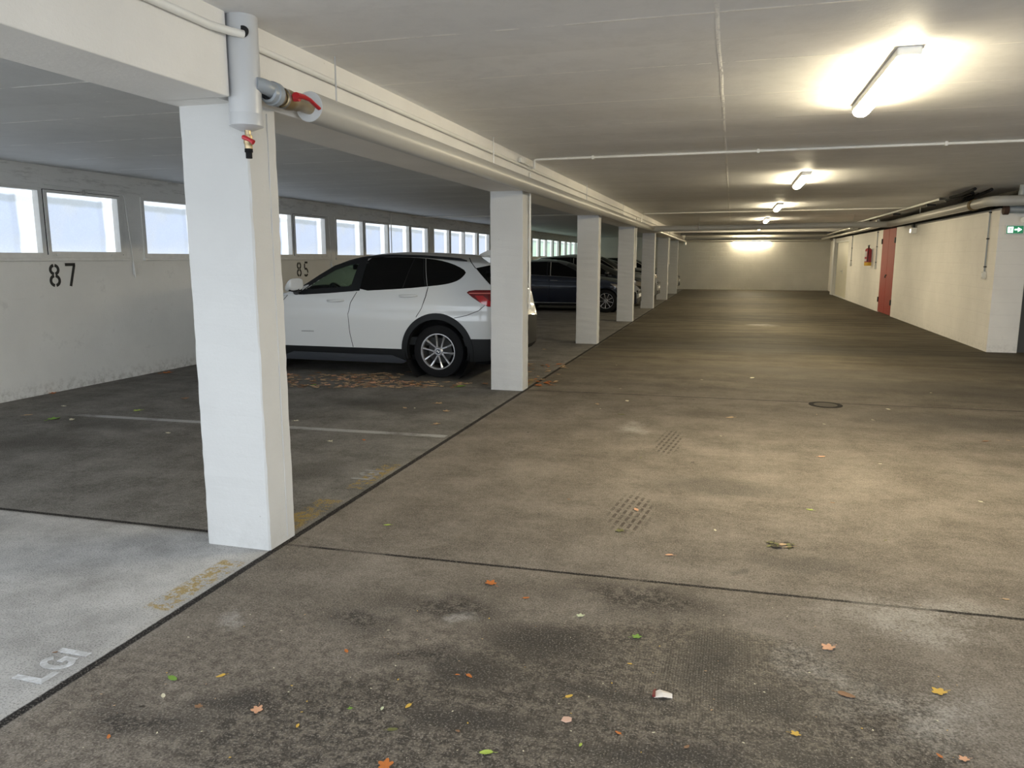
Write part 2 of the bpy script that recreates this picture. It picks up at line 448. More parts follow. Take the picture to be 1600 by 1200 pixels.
# ------------------------------------------------------------------ the setting
def grid_floor():
    bm = bmesh.new(); vs = [bm.verts.new(p) for p in ((-7.6, -9, 0), (12, -9, 0), (12, YF+.3, 0), (-7.6, YF+.3, 0))]
    f = bm.faces.new(vs); r = bmesh.ops.extrude_face_region(bm, geom=[f])
    for v in r['geom']:
        if isinstance(v, bmesh.types.BMVert): v.co.z = -.3
    return bm
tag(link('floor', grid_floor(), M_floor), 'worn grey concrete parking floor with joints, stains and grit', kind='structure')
tag(link('ceiling', B(-2.64, 12, YE, YF+.2, CZ, 2.95), M_ceil), 'painted concrete ceiling with board joints over the driving lane', kind='structure')
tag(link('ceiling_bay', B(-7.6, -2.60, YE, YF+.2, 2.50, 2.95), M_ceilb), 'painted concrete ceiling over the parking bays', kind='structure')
# left wall with window openings
ZS, ZH = 1.52, 2.26
bm = bmesh.new()
box(bm, WL-.3, WL, YE, YF+.2, 0, ZS-.02); box(bm, WL-.3, WL, YE, YF+.2, ZH, 2.52)
gaps = [8.12+5.0*k for k in range(-2, 6)]
for gy in gaps: box(bm, WL-.3, WL, gy-.15, gy+.15, ZS-.02, ZH)
box(bm, WL-.3, WL, 37.85, YF+.2, ZS-.02, ZH); 
tag(link('wall_left', bm, M_wl), 'white painted left wall under and around the window strip', kind='structure')
tag(link('wall_far', B(WL-.3, 12, YF, YF+.3, 0, CZ+.1), M_wf), 'white painted block wall closing the far end', kind='structure')
# right wall: partition with door openings
bm = bmesh.new()
RT = 2.27
for a, b in ((13.85, 21.80), (23.62, 30.2), (33.9, 34.5)): box(bm, LX, 4.42, a, b, 0, RT)
box(bm, 4.25, 4.42, 21.80, 23.62, 0, RT); box(bm, 4.2, 4.42, 30.2, 33.9, 0, RT); box(bm, LX, 4.42, 30.2, 33.9, 2.14, RT)
box(bm, 4.30, 4.42, 34.5, YF, 0, RT)
tag(link('wall_right', bm, M_wr), 'white painted block wall along the right of the lane', kind='structure')
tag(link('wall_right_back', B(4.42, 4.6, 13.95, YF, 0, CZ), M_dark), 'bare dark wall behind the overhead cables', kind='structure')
bm = bmesh.new(); box(bm, 4.42, 4.43, 13.85, 14.26, 0, RT); box(bm, 5.50, 12, 14.25, 14.5, 0, CZ); box(bm, 4.42, 5.5, 14.25, 14.5, 2.1, CZ)
tag(link('wall_right_end', bm, M_wy), 'white painted wall facing the camera at the right edge', kind='structure')
tag(link('wall_right_near', B(9.5, 9.8, 4.0, 14.3, 0, CZ), M_wr), 'white painted side wall out to the right', kind='structure')
d = tag(link('door_1', B(4.43, 5.5, 14.28, 14.33, 0.01, 2.1), M_gdoor), 'grey steel door just inside the right edge of the photo', kind='structure')
link('door_handle', T(fillet([(4.58, 14.28, 1.03), (4.58, 14.23, 1.03), (4.70, 14.23, 1.03)], .02), .009), M_steel, d)

# windows
def make_window(n, y0, y1, mat, label):
    r = tag(empty('window_%d' % n, (WL, y0, ZS)), label, kind='structure')
    L = y1-y0
    fr = bmesh.new(); X0, X1 = -.10, .012
    box(fr, X0, X1, 0, L, -.02, .035); box(fr, X0, X1, 0, L, ZH-ZS-.035, ZH-ZS); 
    pw = L/4
    for k in range(5):
        c = k*pw; box(fr, X0, X1, max(0, c-.045), min(L, c+(.045 if k else .055)) if k < 4 else L, .035, ZH-ZS-.035) if k < 4 else box(fr, X0, X1, L-.10, L, .035, ZH-ZS-.035)
    link('window_frame', fr, M_frame, r)
    link('window_sill', B(-.05, .035, -.02, L+.02, -.055, -.018, bev=.006), M_frame, r)
    for k in range(4):
        a, b = k*pw+(.045 if k else .055), (k+1)*pw-(.045 if k < 3 else .10)
        if k % 2 == 1:
            sash = bmesh.new()
            box(sash, .0, .028, a-.03, a+.012, .02, .72-.0); box(sash, .0, .028, b-.012, b+.03, .02, .72)
            box(sash, .0, .028, a+.012, b-.012, .02, .05); box(sash, .0, .028, a+.012, b-.012, .69, .72)
            so = link('sash', sash, M_frame, r)
            gp = bmesh.new(); box(gp, .012, .018, a-.037, a-.030, .014, .727); box(gp, .012, .018, b+.030, b+.037, .014, .727); box(gp, .012, .018, a-.037, b+.037, .720, .727)
            link('sash_gap', gp, M_rub, so)
            la = bmesh.new(); m = (a+b)/2; box(la, .028, .05, m-.06, m+.04, .715, .735); box(la, .03, .055, m-.02, m+.0, .70, .75)
            link('latch', la, M_steel, so)
            hg = bmesh.new()
            for q in (a+.12, b-.12): box(hg, .025, .04, q-.05, q+.05, .005, .02)
            link('hinge', hg, M_frame, so)
        bm = bmesh.new(); box(bm, -.075, -.065, 0, b-a, 0, ZH-ZS-.07)
        o = link('pane', bm, mat, r, loc=(0, a, .035))
    return r
wi = 1
for k, gy in enumerate(gaps):  # the first window is out of view, added for its light
    y0 = gy+.15; y1 = min(gy+4.85, 37.85)
    mat = M_paneA if y0 < 22 else M_paneB
    make_window(wi, y0, y1, mat, ['four-light frosted window of the left wall, out beside the camera', 'frosted four-light window above the stencilled number 87', 'frosted four-light window above the stencilled number 85',
        'frosted four-light window over the rear half of the white car', 'frosted four-light window behind the second pillar', 'greenish four-light window above the dark blue car',
        'greenish four-light window behind the third pillar', 'last frosted window strip near the far wall'][k], ); wi += 1
# opening rods and cords of the hinged lights
def opener(y, label):
    t = tag(empty('window_opener', (WL, y, 1.1)), label, 'window opener', 'window opener rods beside the hinged lights')
    link('rod', T(fillet([(.035, -1.15, 1.19), (.05, -.55, 1.175), (.04, -.03, 1.17), (.03, .0, 1.12), (.025, .07, .35)], .04), .006, 8), M_frame, t)
    link('lever', T([(.025, .07, .36), (.03, .085, .16)], .012, 8), M_frame, t)
    link('bracket', B(0, .03, .07, .14, .19, .33, bev=.004), M_frame, t)
for q, l in ((7.98, 'thin window opener rod right of the number 87'), (12.99, 'thin window opener rod above the front of the white car'), (17.98, 'window opener rod over the rear of the white car')): opener(q, l)

# cable conduit on left wall
tag(link('wall_conduit', T(fillet([(WL+.02, 15.75, 1.55), (WL+.02, 15.75, 2.47), (WL+.02, 17.5, 2.475), (-2.7, 17.6, 2.475)], .05), .011, 8), M_cond), 'thin white conduit climbing the left wall between the window panes and crossing the bay ceiling', 'conduit')

# stencilled numbers, painted on the wall
def ribbon(bm, pts, wd, fn, th=.002):
    n = len(pts); L = []; R = []
    for i in range(n):
        a = Vector(pts[max(i-1, 0)]); b = Vector(pts[min(i+1, n-1)]); t = (b-a).normalized(); nn = Vector((-t.y, t.x))
        p = Vector(pts[i]); L.append(p+nn*wd/2); R.append(p-nn*wd/2)
    for i in range(n-1):
        prism(bm, [tuple(L[i]), tuple(L[i+1]), tuple(R[i+1]), tuple(R[i])], fn, 0, th)
def arc(cx, cy, rx, ry, a0, a1, n=12):
    return [(cx+rx*math.cos(math.radians(a0+(a1-a0)*k/n)), cy+ry*math.sin(math.radians(a0+(a1-a0)*k/n))) for k in range(n+1)]
DIG = {
 '8': [arc(.08, .19, .052, .048, 100, 260), arc(.08, .19, .052, .048, 80, -80), arc(.08, .068, .058, .054, 100, 260), arc(.08, .068, .058, .054, 80, -80)],
 '7': [[(.015, .245), (.155, .245)], [(.14, .238), (.07, .0)]],
 '5': [[(.14, .245), (.045, .245)], [(.04, .225), (.035, .145)], arc(.075, .075, .062, .062, 125, -10), arc(.075, .075, .062, .062, -30, -140)]}
def number(txt, y, z, label, gap=.215, sc=1.0, sx=1.0):
    fn = lambda u, v, d: Vector((d*1.0, u*sc*sx, v*sc))
    t = tag(empty('stencilled_number', (WL+.001, y, z)), label, 'number')
    for i, c in enumerate(txt):
        bm = bmesh.new(); f2 = lambda u, v, d, i=i: fn(u+i*gap, v, d)
        for s in DIG[c]: ribbon(bm, s, .034, f2)
        link('digit', bm, M_ink, t)
number('87', 6.80, 1.18, 'black stencilled 87 on the white wall below the window')
number('85', 11.87, 1.175, 'black stencilled 85 on the wall above the white car bonnet', gap=.225)
def bay_letters(y, mat, label, x0=-2.30, k=.57):
    # read from the lane: baseline along +y, letter tops towards -x
    t = tag(empty('floor_lettering', (x0, y, .001)), label, 'painted letters')
    fn = lambda u, v, d: Vector((-v*k, u*k*.93, d))
    def st(s, w=.05):
        bm = bmesh.new()
        for qi, q in enumerate(s): ribbon(bm, q, w, fn, .0012+.0004*qi)
        link('letter', bm, mat, t)
    st([[(.03, .245), (.03, .0275)], [(.0025, .0275), (.15, .0275)]])
    st([arc(.255, .122, .065, .098, 50, 318, 18), [(.315, .03), (.315, .13)], [(.335, .115), (.265, .115)]], .045)
    st([[(.40, .245), (.40, .0)]], .055)
bay_letters(1.945, M_paintw, 'white painted letters LGI beside the joint at bottom left')
bay_letters(4.565, M_paintf, 'faded white letters on the floor between the first two pillars', x0=-2.318, k=.60)

# ------------------------------------------------------------------ beam and pillars
bm = bmesh.new(); box(bm, -2.625, -2.24, YE, 3.15, 2.225, 2.60, bev=.006); box(bm, -2.625, -2.24, 3.325, YF, 2.225, 2.60, bev=.006)
box(bm, -2.625, -2.31, 3.14, 3.34, 2.225, 2.60)
tag(link('ceiling_beam', bm, M_beam), 'long cream painted concrete beam carried by the row of pillars', 'beam')
PY = [3.27+5.0*k for k in range(7)]
names = ['nearest white concrete pillar, in the left foreground', 'second white pillar from the camera, in front of the white car tail', 'third white pillar, right of the dark blue car windows', 'fourth white pillar, behind the headlamp of the dark blue car',
         'fifth white pillar along the parking bays', 'sixth white pillar, next to last of the row', 'farthest white pillar, close to the far wall']
for k, y in enumerate(PY):
    bm = bmesh.new(); dp = .24
    box(bm, -2.62, -2.24, y, y+dp, 0, 2.226)
    bmesh.ops.subdivide_edges(bm, edges=[e for e in bm.edges if abs((e.verts[0].co-e.verts[1].co).z) > 1], cuts=40)
    rnd = random.Random(k)
    bmesh.ops.bevel(bm, geom=[e for e in bm.edges if abs((e.verts[0].co-e.verts[1].co).z) > .01 and len({round(v.co.x, 3) for v in e.verts}) == 1 and len(e.link_faces) == 2 and e.link_faces[0].normal.dot(e.link_faces[1].normal) < .5], offset=.008, segments=1, affect='EDGES')
    for v in bm.verts:
        if .01 < v.co.z < 2.2: v.co.x += rnd.uniform(-.0022, .0022); v.co.y += rnd.uniform(-.0022, .0022)
    o = link('pillar', bm, M_pil, loc=None); tag(o, names[k], 'pillar', 'row of square white pillars')
    # casting seam on the lane side face
    link('casting_seam', T([(-2.2385, y+dp*.68, .02), (-2.2385, y+dp*.68, 2.2)], .0035, 6), M_pil, o)

# ------------------------------------------------------------------ pipes
PX, PZ, PR = -2.15, 2.275, .077
main = tag(empty('insulated_pipe', (PX, 3.69, PZ)), 'long thick grey insulated pipe hung along the beam and turning across the lane', 'pipe')
L0 = Vector((PX, 3.69, PZ))
pts = fillet([(PX, 3.69, PZ), (PX, 21.3, PZ), (3.72, 21.2, 2.33), (3.72, 13.35, 2.35), (9.4, 13.2, 2.35)], .22, 8)
link('pipe_jacket', T([Vector(p)-L0 for p in pts], PR, 28), M_pipe, main, smooth=True)
bm = bmesh.new(); lathe(bm, [(.036, -.004), (PR-.001, -.004), (PR-.001, .012), (.036, .012)], (0, 0, 0), (0, 1, 0), 28, closed=True)
link('foam_end', bm, M_foam, main)
for x in (-.9, 2.9):
    hb = bmesh.new(); lathe(hb, [(PR+.002, -.012), (PR+.006, -.012), (PR+.006, .012), (PR+.002, .012)], (x-PX, 21.25-3.69, .035), (1, 0, 0), 24, closed=True)
    link('pipe_clamp', hb, M_steel, main)
for i, (x, y, z) in enumerate(((PX, 3.98, PZ), (PX, 6.9, PZ), (PX, 11.6, PZ), (PX, 15.6, PZ), (PX, 18.9, PZ), (-.9, 21.3, 2.3), (2.9, 21.25, 2.33), (3.72, 18.0, 2.34))):
    tag(link('hanger_rod', T([(x, y, z+PR-.004), (x, y, CZ+.005)], .0045, 6), M_steel),
        ['thin rod hanging the grey pipe nearest its red valve', 'thin hanger rod before the second pillar conduit', 'hanger rod above the pipe just past the second pillar', 'hanger rod above the pipe before the fourth pillar', 'hanger rod above the pipe near its turn across the lane', 'hanger rod at the left of the pipe crossing the lane', 'hanger rod at the right of the pipe crossing the lane', 'hanger rod over the pipe along the right wall'][i], 'rod', 'threaded rods hanging the pipe')
# continuation pipes towards the far end
tag(link('foil_wrapped_pipe', T(fillet([(PX, 21.42, PZ), (PX, 36.6, 2.25), (PX, 36.6, 2.1)], .05), .05, 16), M_alu, smooth=True), 'thinner shiny wrapped pipe continuing along the beam beyond the crossing pipe', 'pipe')
tag(link('foil_wrapped_pipe', T(fillet([(3.78, 21.6, 2.36), (3.78, 36.78, 2.33)], .1), .05, 16), M_alu, smooth=True), 'shiny wrapped pipe running above the cream garage door on the right', 'pipe')
tag(link('foil_wrapped_pipe', T(fillet([(3.62, 22.2, 2.46), (3.62, 29.5, 2.45), (3.66, 33.8, 2.43)], .1), .04, 16), M_alu, smooth=True), 'upper shiny wrapped pipe beside the ceiling lane edge at right rear', 'pipe')
for (y, z, r, m, l) in ((36.9, 2.37, .07, M_pipe, 'grey pipe crossing in front of the far wall, upper one'), (37.5, 2.27, .04, M_alu, 'thin pipe crossing just above the far wall lamp'), (34.0, 2.50, .05, M_pipe, 'grey pipe crossing under the ceiling before the far end')):
    tag(link('crossing_pipe', T([(-2.2, y, z), (4.25, y, z)], r, 16), m, smooth=True), l, 'pipe')
tag(link('crossing_beam', B(-2.24, 4.3, 30.4, 30.7, 2.46, CZ+.01), M_beam), 'shallow cream ceiling rib crossing the lane behind the crossing pipe', 'beam')
# vertical riser beside nearest pillar
RX, RY, RR = -2.22, 3.235, .074
ris = tag(empty('drain_riser', (RX, RY, 2.1)), 'thick pale grey vertical pipe with end cap beside the nearest pillar', 'pipe')
bm = bmesh.new(); lathe(bm, [(RR, .06), (RR, .49), (RR-.004, .49)], (0, 0, 0), (0, 0, 1), 40)
link('riser_pipe', bm, M_pvc, ris, smooth=True)
bm = bmesh.new(); lathe(bm, [(0, -.012), (.03, -.012), (RR-.015, 0), (RR+.003, .008), (RR+.003, .058), (RR+.001, .062), (RR, .062)], (0, 0, 0), (0, 0, 1), 40)
link('end_cap', bm, M_pvc, ris, smooth=True)
bm = bmesh.new(); lathe(bm, [(0, 0), (.026, 0), (.026, .006), (0, .006)], (0, 0, 0), (0, 0, 1), 24)
for v in bm.verts: v.co = Vector((v.co.x*1.25, v.co.y, v.co.z))
bm.transform(Matrix.Rotation(math.radians(90), 4, 'X')@Matrix.Identity(4)); bm.transform(Matrix.Translation((.045, -RR+.018, .408)))
link('conduit_hole', bm, M_blackp, ris)
tap = tag(empty('drain_tap', (RX+.012, RY-.01, 2.09)), 'small brass drain tap with red lever under the grey riser', 'valve')
bm = bmesh.new(); lathe(bm, [(0, 0), (.014, 0), (.014, -.022), (.020, -.024), (.022, -.06), (.018, -.066), (.018, -.085), (0, -.085)], (0, 0, 0), (0, 0, 1), 16)
link('tap_body', bm, M_brass, tap, smooth=True)
bm = bmesh.new(); lathe(bm, [(0, -.085), (.019, -.085), (.019, -.10), (.015, -.102), (.015, -.128), (0, -.128)], (0, 0, 0), (0, 0, 1), 16)
link('tap_nozzle', bm, M_rub, tap, smooth=True)
bm = bmesh.new(); tube(bm, [(0, -.022, -.04), (-.004, -.03, -.036), (.03, -.032, -.05), (.048, -.03, -.062)], [.012, .011, .009, .012], 10)
link('tap_lever', bm, M_red, tap, smooth=True)
# branch, union and ball valve
V0 = Vector((PX, 3.27, PZ+.005))
br = tag(empty('ball_valve', tuple(V0)), 'brass ball valve with red lever between grey elbow and insulated pipe', 'valve')
bm = bmesh.new(); tube(bm, [Vector(q)-V0 for q in fillet([(RX+.055, RY+.0, PZ+.02), (PX+.012, 3.29, PZ+.016), (PX+.008, 3.35, PZ+.004)], .04, 6)], .034, 20)
link('grey_elbow', bm, M_fit, br, smooth=True)
bm = bmesh.new(); lathe(bm, [(.036, .04), (.047, .045), (.050, .07), (.056, .075), (.056, .11), (.046, .115), (.040, .125), (.030, .125)], (0, 0, -.006), (0, 1, 0), 6*4)
link('union_nut', bm, M_fit, br, smooth=True)
bm = bmesh.new(); lathe(bm, [(0, .11), (.040, .11), (.042, .14), (.036, .15), (.036, .165), (.046, .17), (.050, .21), (.046, .25), (.040, .26), (.040, .30), (.034, .31), (.034, .42), (0, .42)], (0, 0, -.010), (0, 1, 0), 24)
link('valve_body', bm, M_brass, br, smooth=True)
bm = bmesh.new(); lathe(bm, [(.047, .158), (.050, .158), (.050, .17), (.047, .17)], (0, 0, -.010), (0, 1, 0), 24, closed=True)
link('valve_ring', bm, M_steel, br, smooth=True)
bm = bmesh.new(); tube(bm, [(.045, .20, -.008), (.075, .20, -.008)], .016, 12); tube(bm, [(.07, .175, .0), (.075, .235, .005), (.085, .28, -.002), (.09, .36, -.03)], [.022, .018, .012, .012], 10, squash=.7)
link('valve_lever', bm, M_red, br, smooth=True)
# conduits
cz = 2.485
tag(link('white_conduit', T([(-2.222, YE+.1, cz+.01), (-2.222, 3.0, cz+.01), (-2.20, 3.12, cz+.012), (-2.172, 3.178, cz+.012)], .018, 12), M_cond, smooth=True), 'white conduit coming from the left and entering the grey riser', 'conduit')
tag(link('white_conduit', T([(-2.222, 3.25, cz), (-2.222, 3.6, cz), (-2.222, 21, cz-.02), (-2.222, 36, cz-.02)], .015, 12), M_cond, smooth=True), 'long white conduit along the beam above the insulated pipe', 'conduit')
for i, (y, lab) in enumerate(((8.30, 'white conduit from the ceiling down the second pillar'), (18.3, 'thin white conduit down the fourth pillar'), (28.3, 'thin white conduit down the sixth pillar'))):
    zb = .96 if i == 0 else 1.3
    t = tag(empty('pillar_conduit', (-2.222, y+.20, zb)), lab, 'conduit')
    link('conduit_tube', T([(0, 0, 0), (0, 0, CZ-.15-zb)], .013, 10), M_cond, t, smooth=True)
    link('socket_end', T([(0, 0, -.03), (0, 0, .02)], .02, 10), M_cond, t, smooth=True)
tag(link('ceiling_conduit', T(fillet([(-2.20, 8.49, cz), (-2.16, 8.46, cz), (-2.16, 8.44, CZ-.018), (9.4, 8.2, CZ-.018)], .03), .014, 10), M_cond, smooth=True), 'white conduit crossing the ceiling from the second pillar to the right edge', 'conduit')
tag(link('ceiling_conduit', T([(-2.16, 19.3, CZ-.02), (3.9, 18.6, CZ-.02)], .014, 10), M_cond, smooth=True), 'white conduit crossing the ceiling just before the big crossing pipe', 'conduit')
for i, (x) in enumerate((-1.5, .2, 1.9, 3.6)):
    y = 8.44-(x+2.16)*.0208
    tag(link('conduit_clip', B(x-.012, x+.012, y-.02, y+.02, CZ-.04, CZ+.002), M_cond), 'small white clip on the conduit crossing the ceiling', 'clip', 'clips of the ceiling conduit')
# small junction bits on the beam near second pillar
bm = bmesh.new(); box(bm, -2.235, -2.20, 8.05, 8.16, 2.50, 2.55, bev=.005); tube(bm, fillet([(-2.21, 8.16, 2.52), (-2.20, 8.3, 2.50), (-2.20, 8.48, 2.50)], .05), .012, 8)
tag(link('junction_box', bm, M_cond), 'small cable junction on the beam beside the second pillar', 'junction box')
# cables and tray over the right wall
rnd = random.Random(3)
for i in range(7):
    x = 3.98+.06*i; z = 2.31+.03*(i % 2)
    pts = [(x+rnd.uniform(-.004, .004), 14.12+k*1.2, z+rnd.uniform(-.015, .015)) for k in range(19)]
    tag(link('black_cable', T(fillet(pts, .3, 3), .022, 8), M_rub, smooth=True), 'thick black cable lying in the bundle above the right wall', 'cable', 'black cables above the right wall')
t = tag(empty('cable_tray', (3.58, 13.7, 2.535)), 'perforated steel cable tray under the ceiling at right', 'cable tray')
bm = bmesh.new(); box(bm, 0, .20, 2.2, 16, 0, .006); box(bm, 0, .006, 2.2, 16, 0, .045); box(bm, .194, .2, 2.2, 16, 0, .045)
link('tray', bm, M_frame, t)
for y in (3.2, 6.5, 9.8, 13): link('tray_bracket', B(.02, .18, y, y+.03, -.03, 0), M_blackp, t)
for i in range(7):
    x = 3.50+.075*i
    if i > 3: continue
    pts = [(x+rnd.uniform(-.012, .012), 13.7+k*.7+(i%3)*.4, 2.535-.02*(i%2)-.035*math.sin(k*1.1)**2+rnd.uniform(-.01, .01)) for k in range(3)]
    pts = [(a, b-.3, c-.0) for a, b, c in pts]
    tag(link('black_cable', T(fillet(pts, .3, 3), .026, 8), M_rub, smooth=True), 'thick black cable slung under the ceiling before the right wall', 'cable', 'black cables slung under the ceiling at right')
bm = bmesh.new()
for k in range(12):
    a = [(3.80+rnd.uniform(-.03, .14), 14.7+rnd.uniform(0, .4), 2.56), (3.86+rnd.uniform(-.06, .1), 15.4+rnd.uniform(-.2, .2), 2.46), (4.0+rnd.uniform(-.06, .1), 16.4, 2.44+rnd.uniform(-.02, .03)), (4.15, 17.4+rnd.uniform(0, 2), 2.42)]
    tube(bm, fillet(a, .15, 3), .012, 6)
tag(link('cable_tangle', bm, M_rub), 'tangle of thin black cables dropping from the tray near the corner', 'cables', kind='stuff')
t = tag(empty('grey_soil_pipe', (4.18, 14.6-1.1, 2.42)), 'short vertical grey socket pipe above the wall corner', 'pipe')
link('pipe_stub', T([(0, 0, -.03), (0, 0, .17)], .055, 20), M_fit, t, smooth=True)
link('socket_collar', T([(0, 0, .02), (0, 0, .08)], .064, 20), M_fit, t, smooth=True)
lag_ = tag(link('lagged_pipe', T(fillet([(4.02, 13.62, 2.235), (4.25, 13.6, 2.235), (9.0, 13.55, 2.235)], .05), [.058]*1+[.062]*8+[.060], 20), M_fit, smooth=True), 'rough grey lagged pipe running right above the exit sign', 'pipe')
tag(link('rusty_pipe_end', T([(3.97, 13.62, 2.225), (4.04, 13.62, 2.225)], .07, 16), plain('rusty_iron', (.06, .03, .02), .8, var=.3), lag_, smooth=True), 'dark rusty pipe end')
link('rusty_collar', T([(3.72-PX, 14.15-3.69, 2.345-PZ), (3.72-PX, 14.28-3.69, 2.345-PZ)], PR+.012, 20), plain('dull_yellow_band', (.14, .10, .04), .7), main, smooth=True)
tag(link('arched_black_cable', T(fillet([(4.3, 13.8, 2.4), (4.7, 13.8, 2.56), (5.1, 13.8, 2.5), (5.3, 13.8, 2.38)], .3, 8), .016, 8), M_rub, smooth=True), 'black cable arching under the ceiling at the right edge', 'cable')
tag(link('wrapped_duct_end', T([(4.06, 20.0, 2.45), (4.06, 22.2, 2.45)], .05, 14), M_foam, smooth=True), 'pale wrapped duct lying on top of the right wall', 'duct')

# switches with drop conduits on the right wall
def switch(y, z0, z1, label, both=True):
    t = tag(empty('light_switch', (LX, y, z0)), label, 'switch', 'surface light switches on the right wall')
    link('switch_box', B(-.05, 0, -.05, .05, -.06, .06, bev=.008), M_frame, t)
    link('rocker', B(-.058, -.05, -.025, .025, -.03, .03, bev=.003), M_white, t)
    link('drop_conduit', T([(-.02, 0, .06), (-.02, 0, z1-z0)], .012, 8), M_fit, t, smooth=True)
    for f in (.12, .55, .95): link('conduit_clip', B(-.036, 0, -.02, .02, (z1-z0)*f, (z1-z0)*f+.02), M_blackp, t)
switch(14.28, 1.22, 2.27, 'grey light switch near the corner of the right wall')
switch(24.35, 1.24, 2.27, 'grey light switch between red door and extinguisher')
switch(29.2, 1.28, 2.27, 'grey light switch beside the cream garage door')

# red double door
d = tag(empty('door_2', (LX, 21.80, 0)), 'red steel double door in the right wall', kind='structure')
for a, b in ((.02, .90), (.92, 1.80)):
    lf = link('door_leaf', B(-.005, .035, a, b, .015, 2.265, bev=.004), M_rdoor, d)
    hy = a-.0 if a < .5 else b
    hb = bmesh.new()
    for z in (.35, 1.95): box(hb, -.03, 0, hy-.035, hy+.035, z-.07, z+.07, bev=.004)
    link('hinge', hb, M_blackp, lf)
bm = bmesh.new(); box(bm, -.03, -.004, .86, .96, 1.02, 1.06, bev=.004); box(bm, -.045, -.02, .88, .92, .97, 1.03, bev=.006)
link('door_latch', bm, M_blackp, d)
# cream garage door
d = tag(empty('door_3', (LX, 30.2, 0)), 'cream boarded garage door at the rear of the right wall', kind='structure')
bm = bmesh.new(); n = 26; pw = 3.6/n
for k in range(n): box(bm, .08, .11, .05+k*pw*(3.6/3.6), .05+(k+1)*pw-.01, .03, 2.13, bev=.003)
link('door_panel', bm, M_wdoor, d)
bm = bmesh.new(); box(bm, .02, .14, 0, .06, 0, 2.14); box(bm, .02, .14, 3.64, 3.7, 0, 2.14); box(bm, .02, .14, .06, 3.64, 2.10, 2.14); box(bm, .0, .14, .0, 3.7, 0, .02)
link('door_frame', bm, M_white, d)
bm = bmesh.new(); tube(bm, [(.08, 1.85, 1.0), (.03, 1.85, 1.0), (.03, 1.97, 1.0)], .012, 8); box(bm, .07, .08, 1.81, 1.89, .9, 1.06)
link('door_handle', bm, M_steel, d)
tag(link('trim_1', B(3.96, 4.0, 33.92, 34.5, 0, 2.28), M_white), 'white upright trim beside the cream garage door', kind='structure')

# extinguisher
t = tag(empty('fire_extinguisher', (3.885, 25.1, 1.27)), 'red fire extinguisher hung on the wall right of the garage door', 'fire extinguisher')
bm = bmesh.new(); lathe(bm, [(0, 0), (.09, 0), (.095, .01), (.095, .10), (.096, .10), (.096, .44), (.088, .48), (.05, .515), (.028, .52), (.028, .54), (0, .54)], (0, 0, 0), (0, 0, 1), 28)
link('cylinder', bm, plain('extinguisher_red', (.30, .008, .02), .3, coat=.6), t, smooth=True)
bm = bmesh.new(); lathe(bm, [(.0965, .0), (.0975, .0), (.0975, .10), (.0965, .10)], (0, 0, .002), (0, 0, 1), 28, closed=True)
link('yellow_band', bm, plain('yellow_band_paint', (.62, .36, .03), .5), t, smooth=True)
bm = bmesh.new(); tube(bm, [(0, 0, .53), (0, 0, .58)], .022, 12); box(bm, -.02, .02, -.02, .10, .575, .59); box(bm, -.02, .02, -.10, .02, .595, .61)
link('valve_head', bm, M_blackp, t)
link('hose', T(fillet([(-.0, -.02, .56), (-.02, -.13, .52), (-.03, -.125, .30), (-.03, -.12, .12)], .06), .012, 8), M_rub, t, smooth=True)
bm = bmesh.new()
for (z0, z1) in ((.26, .42), (.13, .20)):
    for k in range(6):
        a0 = math.radians(150+k*14); a1 = math.radians(150+(k+1)*14); r = .0975
        vs = [bm.verts.new((r*math.cos(a), r*math.sin(a), z)) for a, z in ((a0, z0), (a1, z0), (a1, z1), (a0, z1))]; bm.faces.new(vs)
link('instruction_label', bm, plain('pale_label', (.55, .50, .52), .5), t)
link('wall_bracket', B(.09, .115, -.03, .03, .1, .5), M_steel, t)

# exit sign, emergency lamps
t = tag(empty('exit_sign', (4.205, 13.80, 1.935)), 'small green emergency exit sign with white arrow at right edge', 'sign')
link('sign_box', B(-.125, .125, 0, .05, -.07, .07, bev=.006), M_white, t)
link('sign_face', B(-.108, .118, -.003, 0, -.058, .058), M_green, t)
bm = bmesh.new(); box(bm, -.095, -.02, -.006, -.003, -.045, .045)
link('door_pictogram', bm, M_pict, t)
bm = bmesh.new(); tube(bm, [(-.05, -.008, .032), (-.05, -.008, .0315+.006)], .008, 8)
tube(bm, [(-.052, -.008, .025), (-.058, -.008, -.002), (-.045, -.008, -.018), (-.055, -.008, -.040)], .005, 6); tube(bm, [(-.058, -.008, -.002), (-.072, -.008, -.014), (-.085, -.008, -.03)], .005, 6)
tube(bm, [(-.075, -.008, .012), (-.053, -.008, .016), (-.035, -.008, .002)], .004, 6)
link('running_figure', bm, M_green, t)
bm = bmesh.new(); fn = lambda u, v, dd: Vector((u, dd, v))
prism(bm, [(0.0, -.010), (.045, -.010), (.045, -.035), (.10, 0), (.045, .035), (.045, .010), (.0, .010)], fn, -.008, -.003)
link('arrow', bm, M_pict, t)
t = tag(empty('emergency_lamp', (4.36, 13.78, 2.08)), 'small white twin head lamp above the exit sign', 'lamp')
bm = bmesh.new(); lathe(bm, [(0, -.06), (.035, -.05), (.045, 0), (.045, .03), (0, .03)], (-.04, 0, 0), (-.6, -.8, .1), 16)
link('lamp_head', bm, M_white, t, smooth=True); link('lamp_arm', T([(-.02, 0, 0), (.06, .03, -.04), (.06, .07, -.06)], .012, 8), M_blackp, t)
t = tag(empty('emergency_lamp', (3.93, 19.6, 2.12)), 'small white emergency light hanging below the pipe on the right wall', 'lamp')
link('lamp_box', B(-.05, .07, -.10, .10, -.07, .06, bev=.01), M_white, t)
link('lamp_lens', B(-.056, -.05, -.06, .06, -.05, .03), plain('glowing_small_lens', (.9, .9, .8), .3, emis=(1, .95, .8), es=1.5), t)
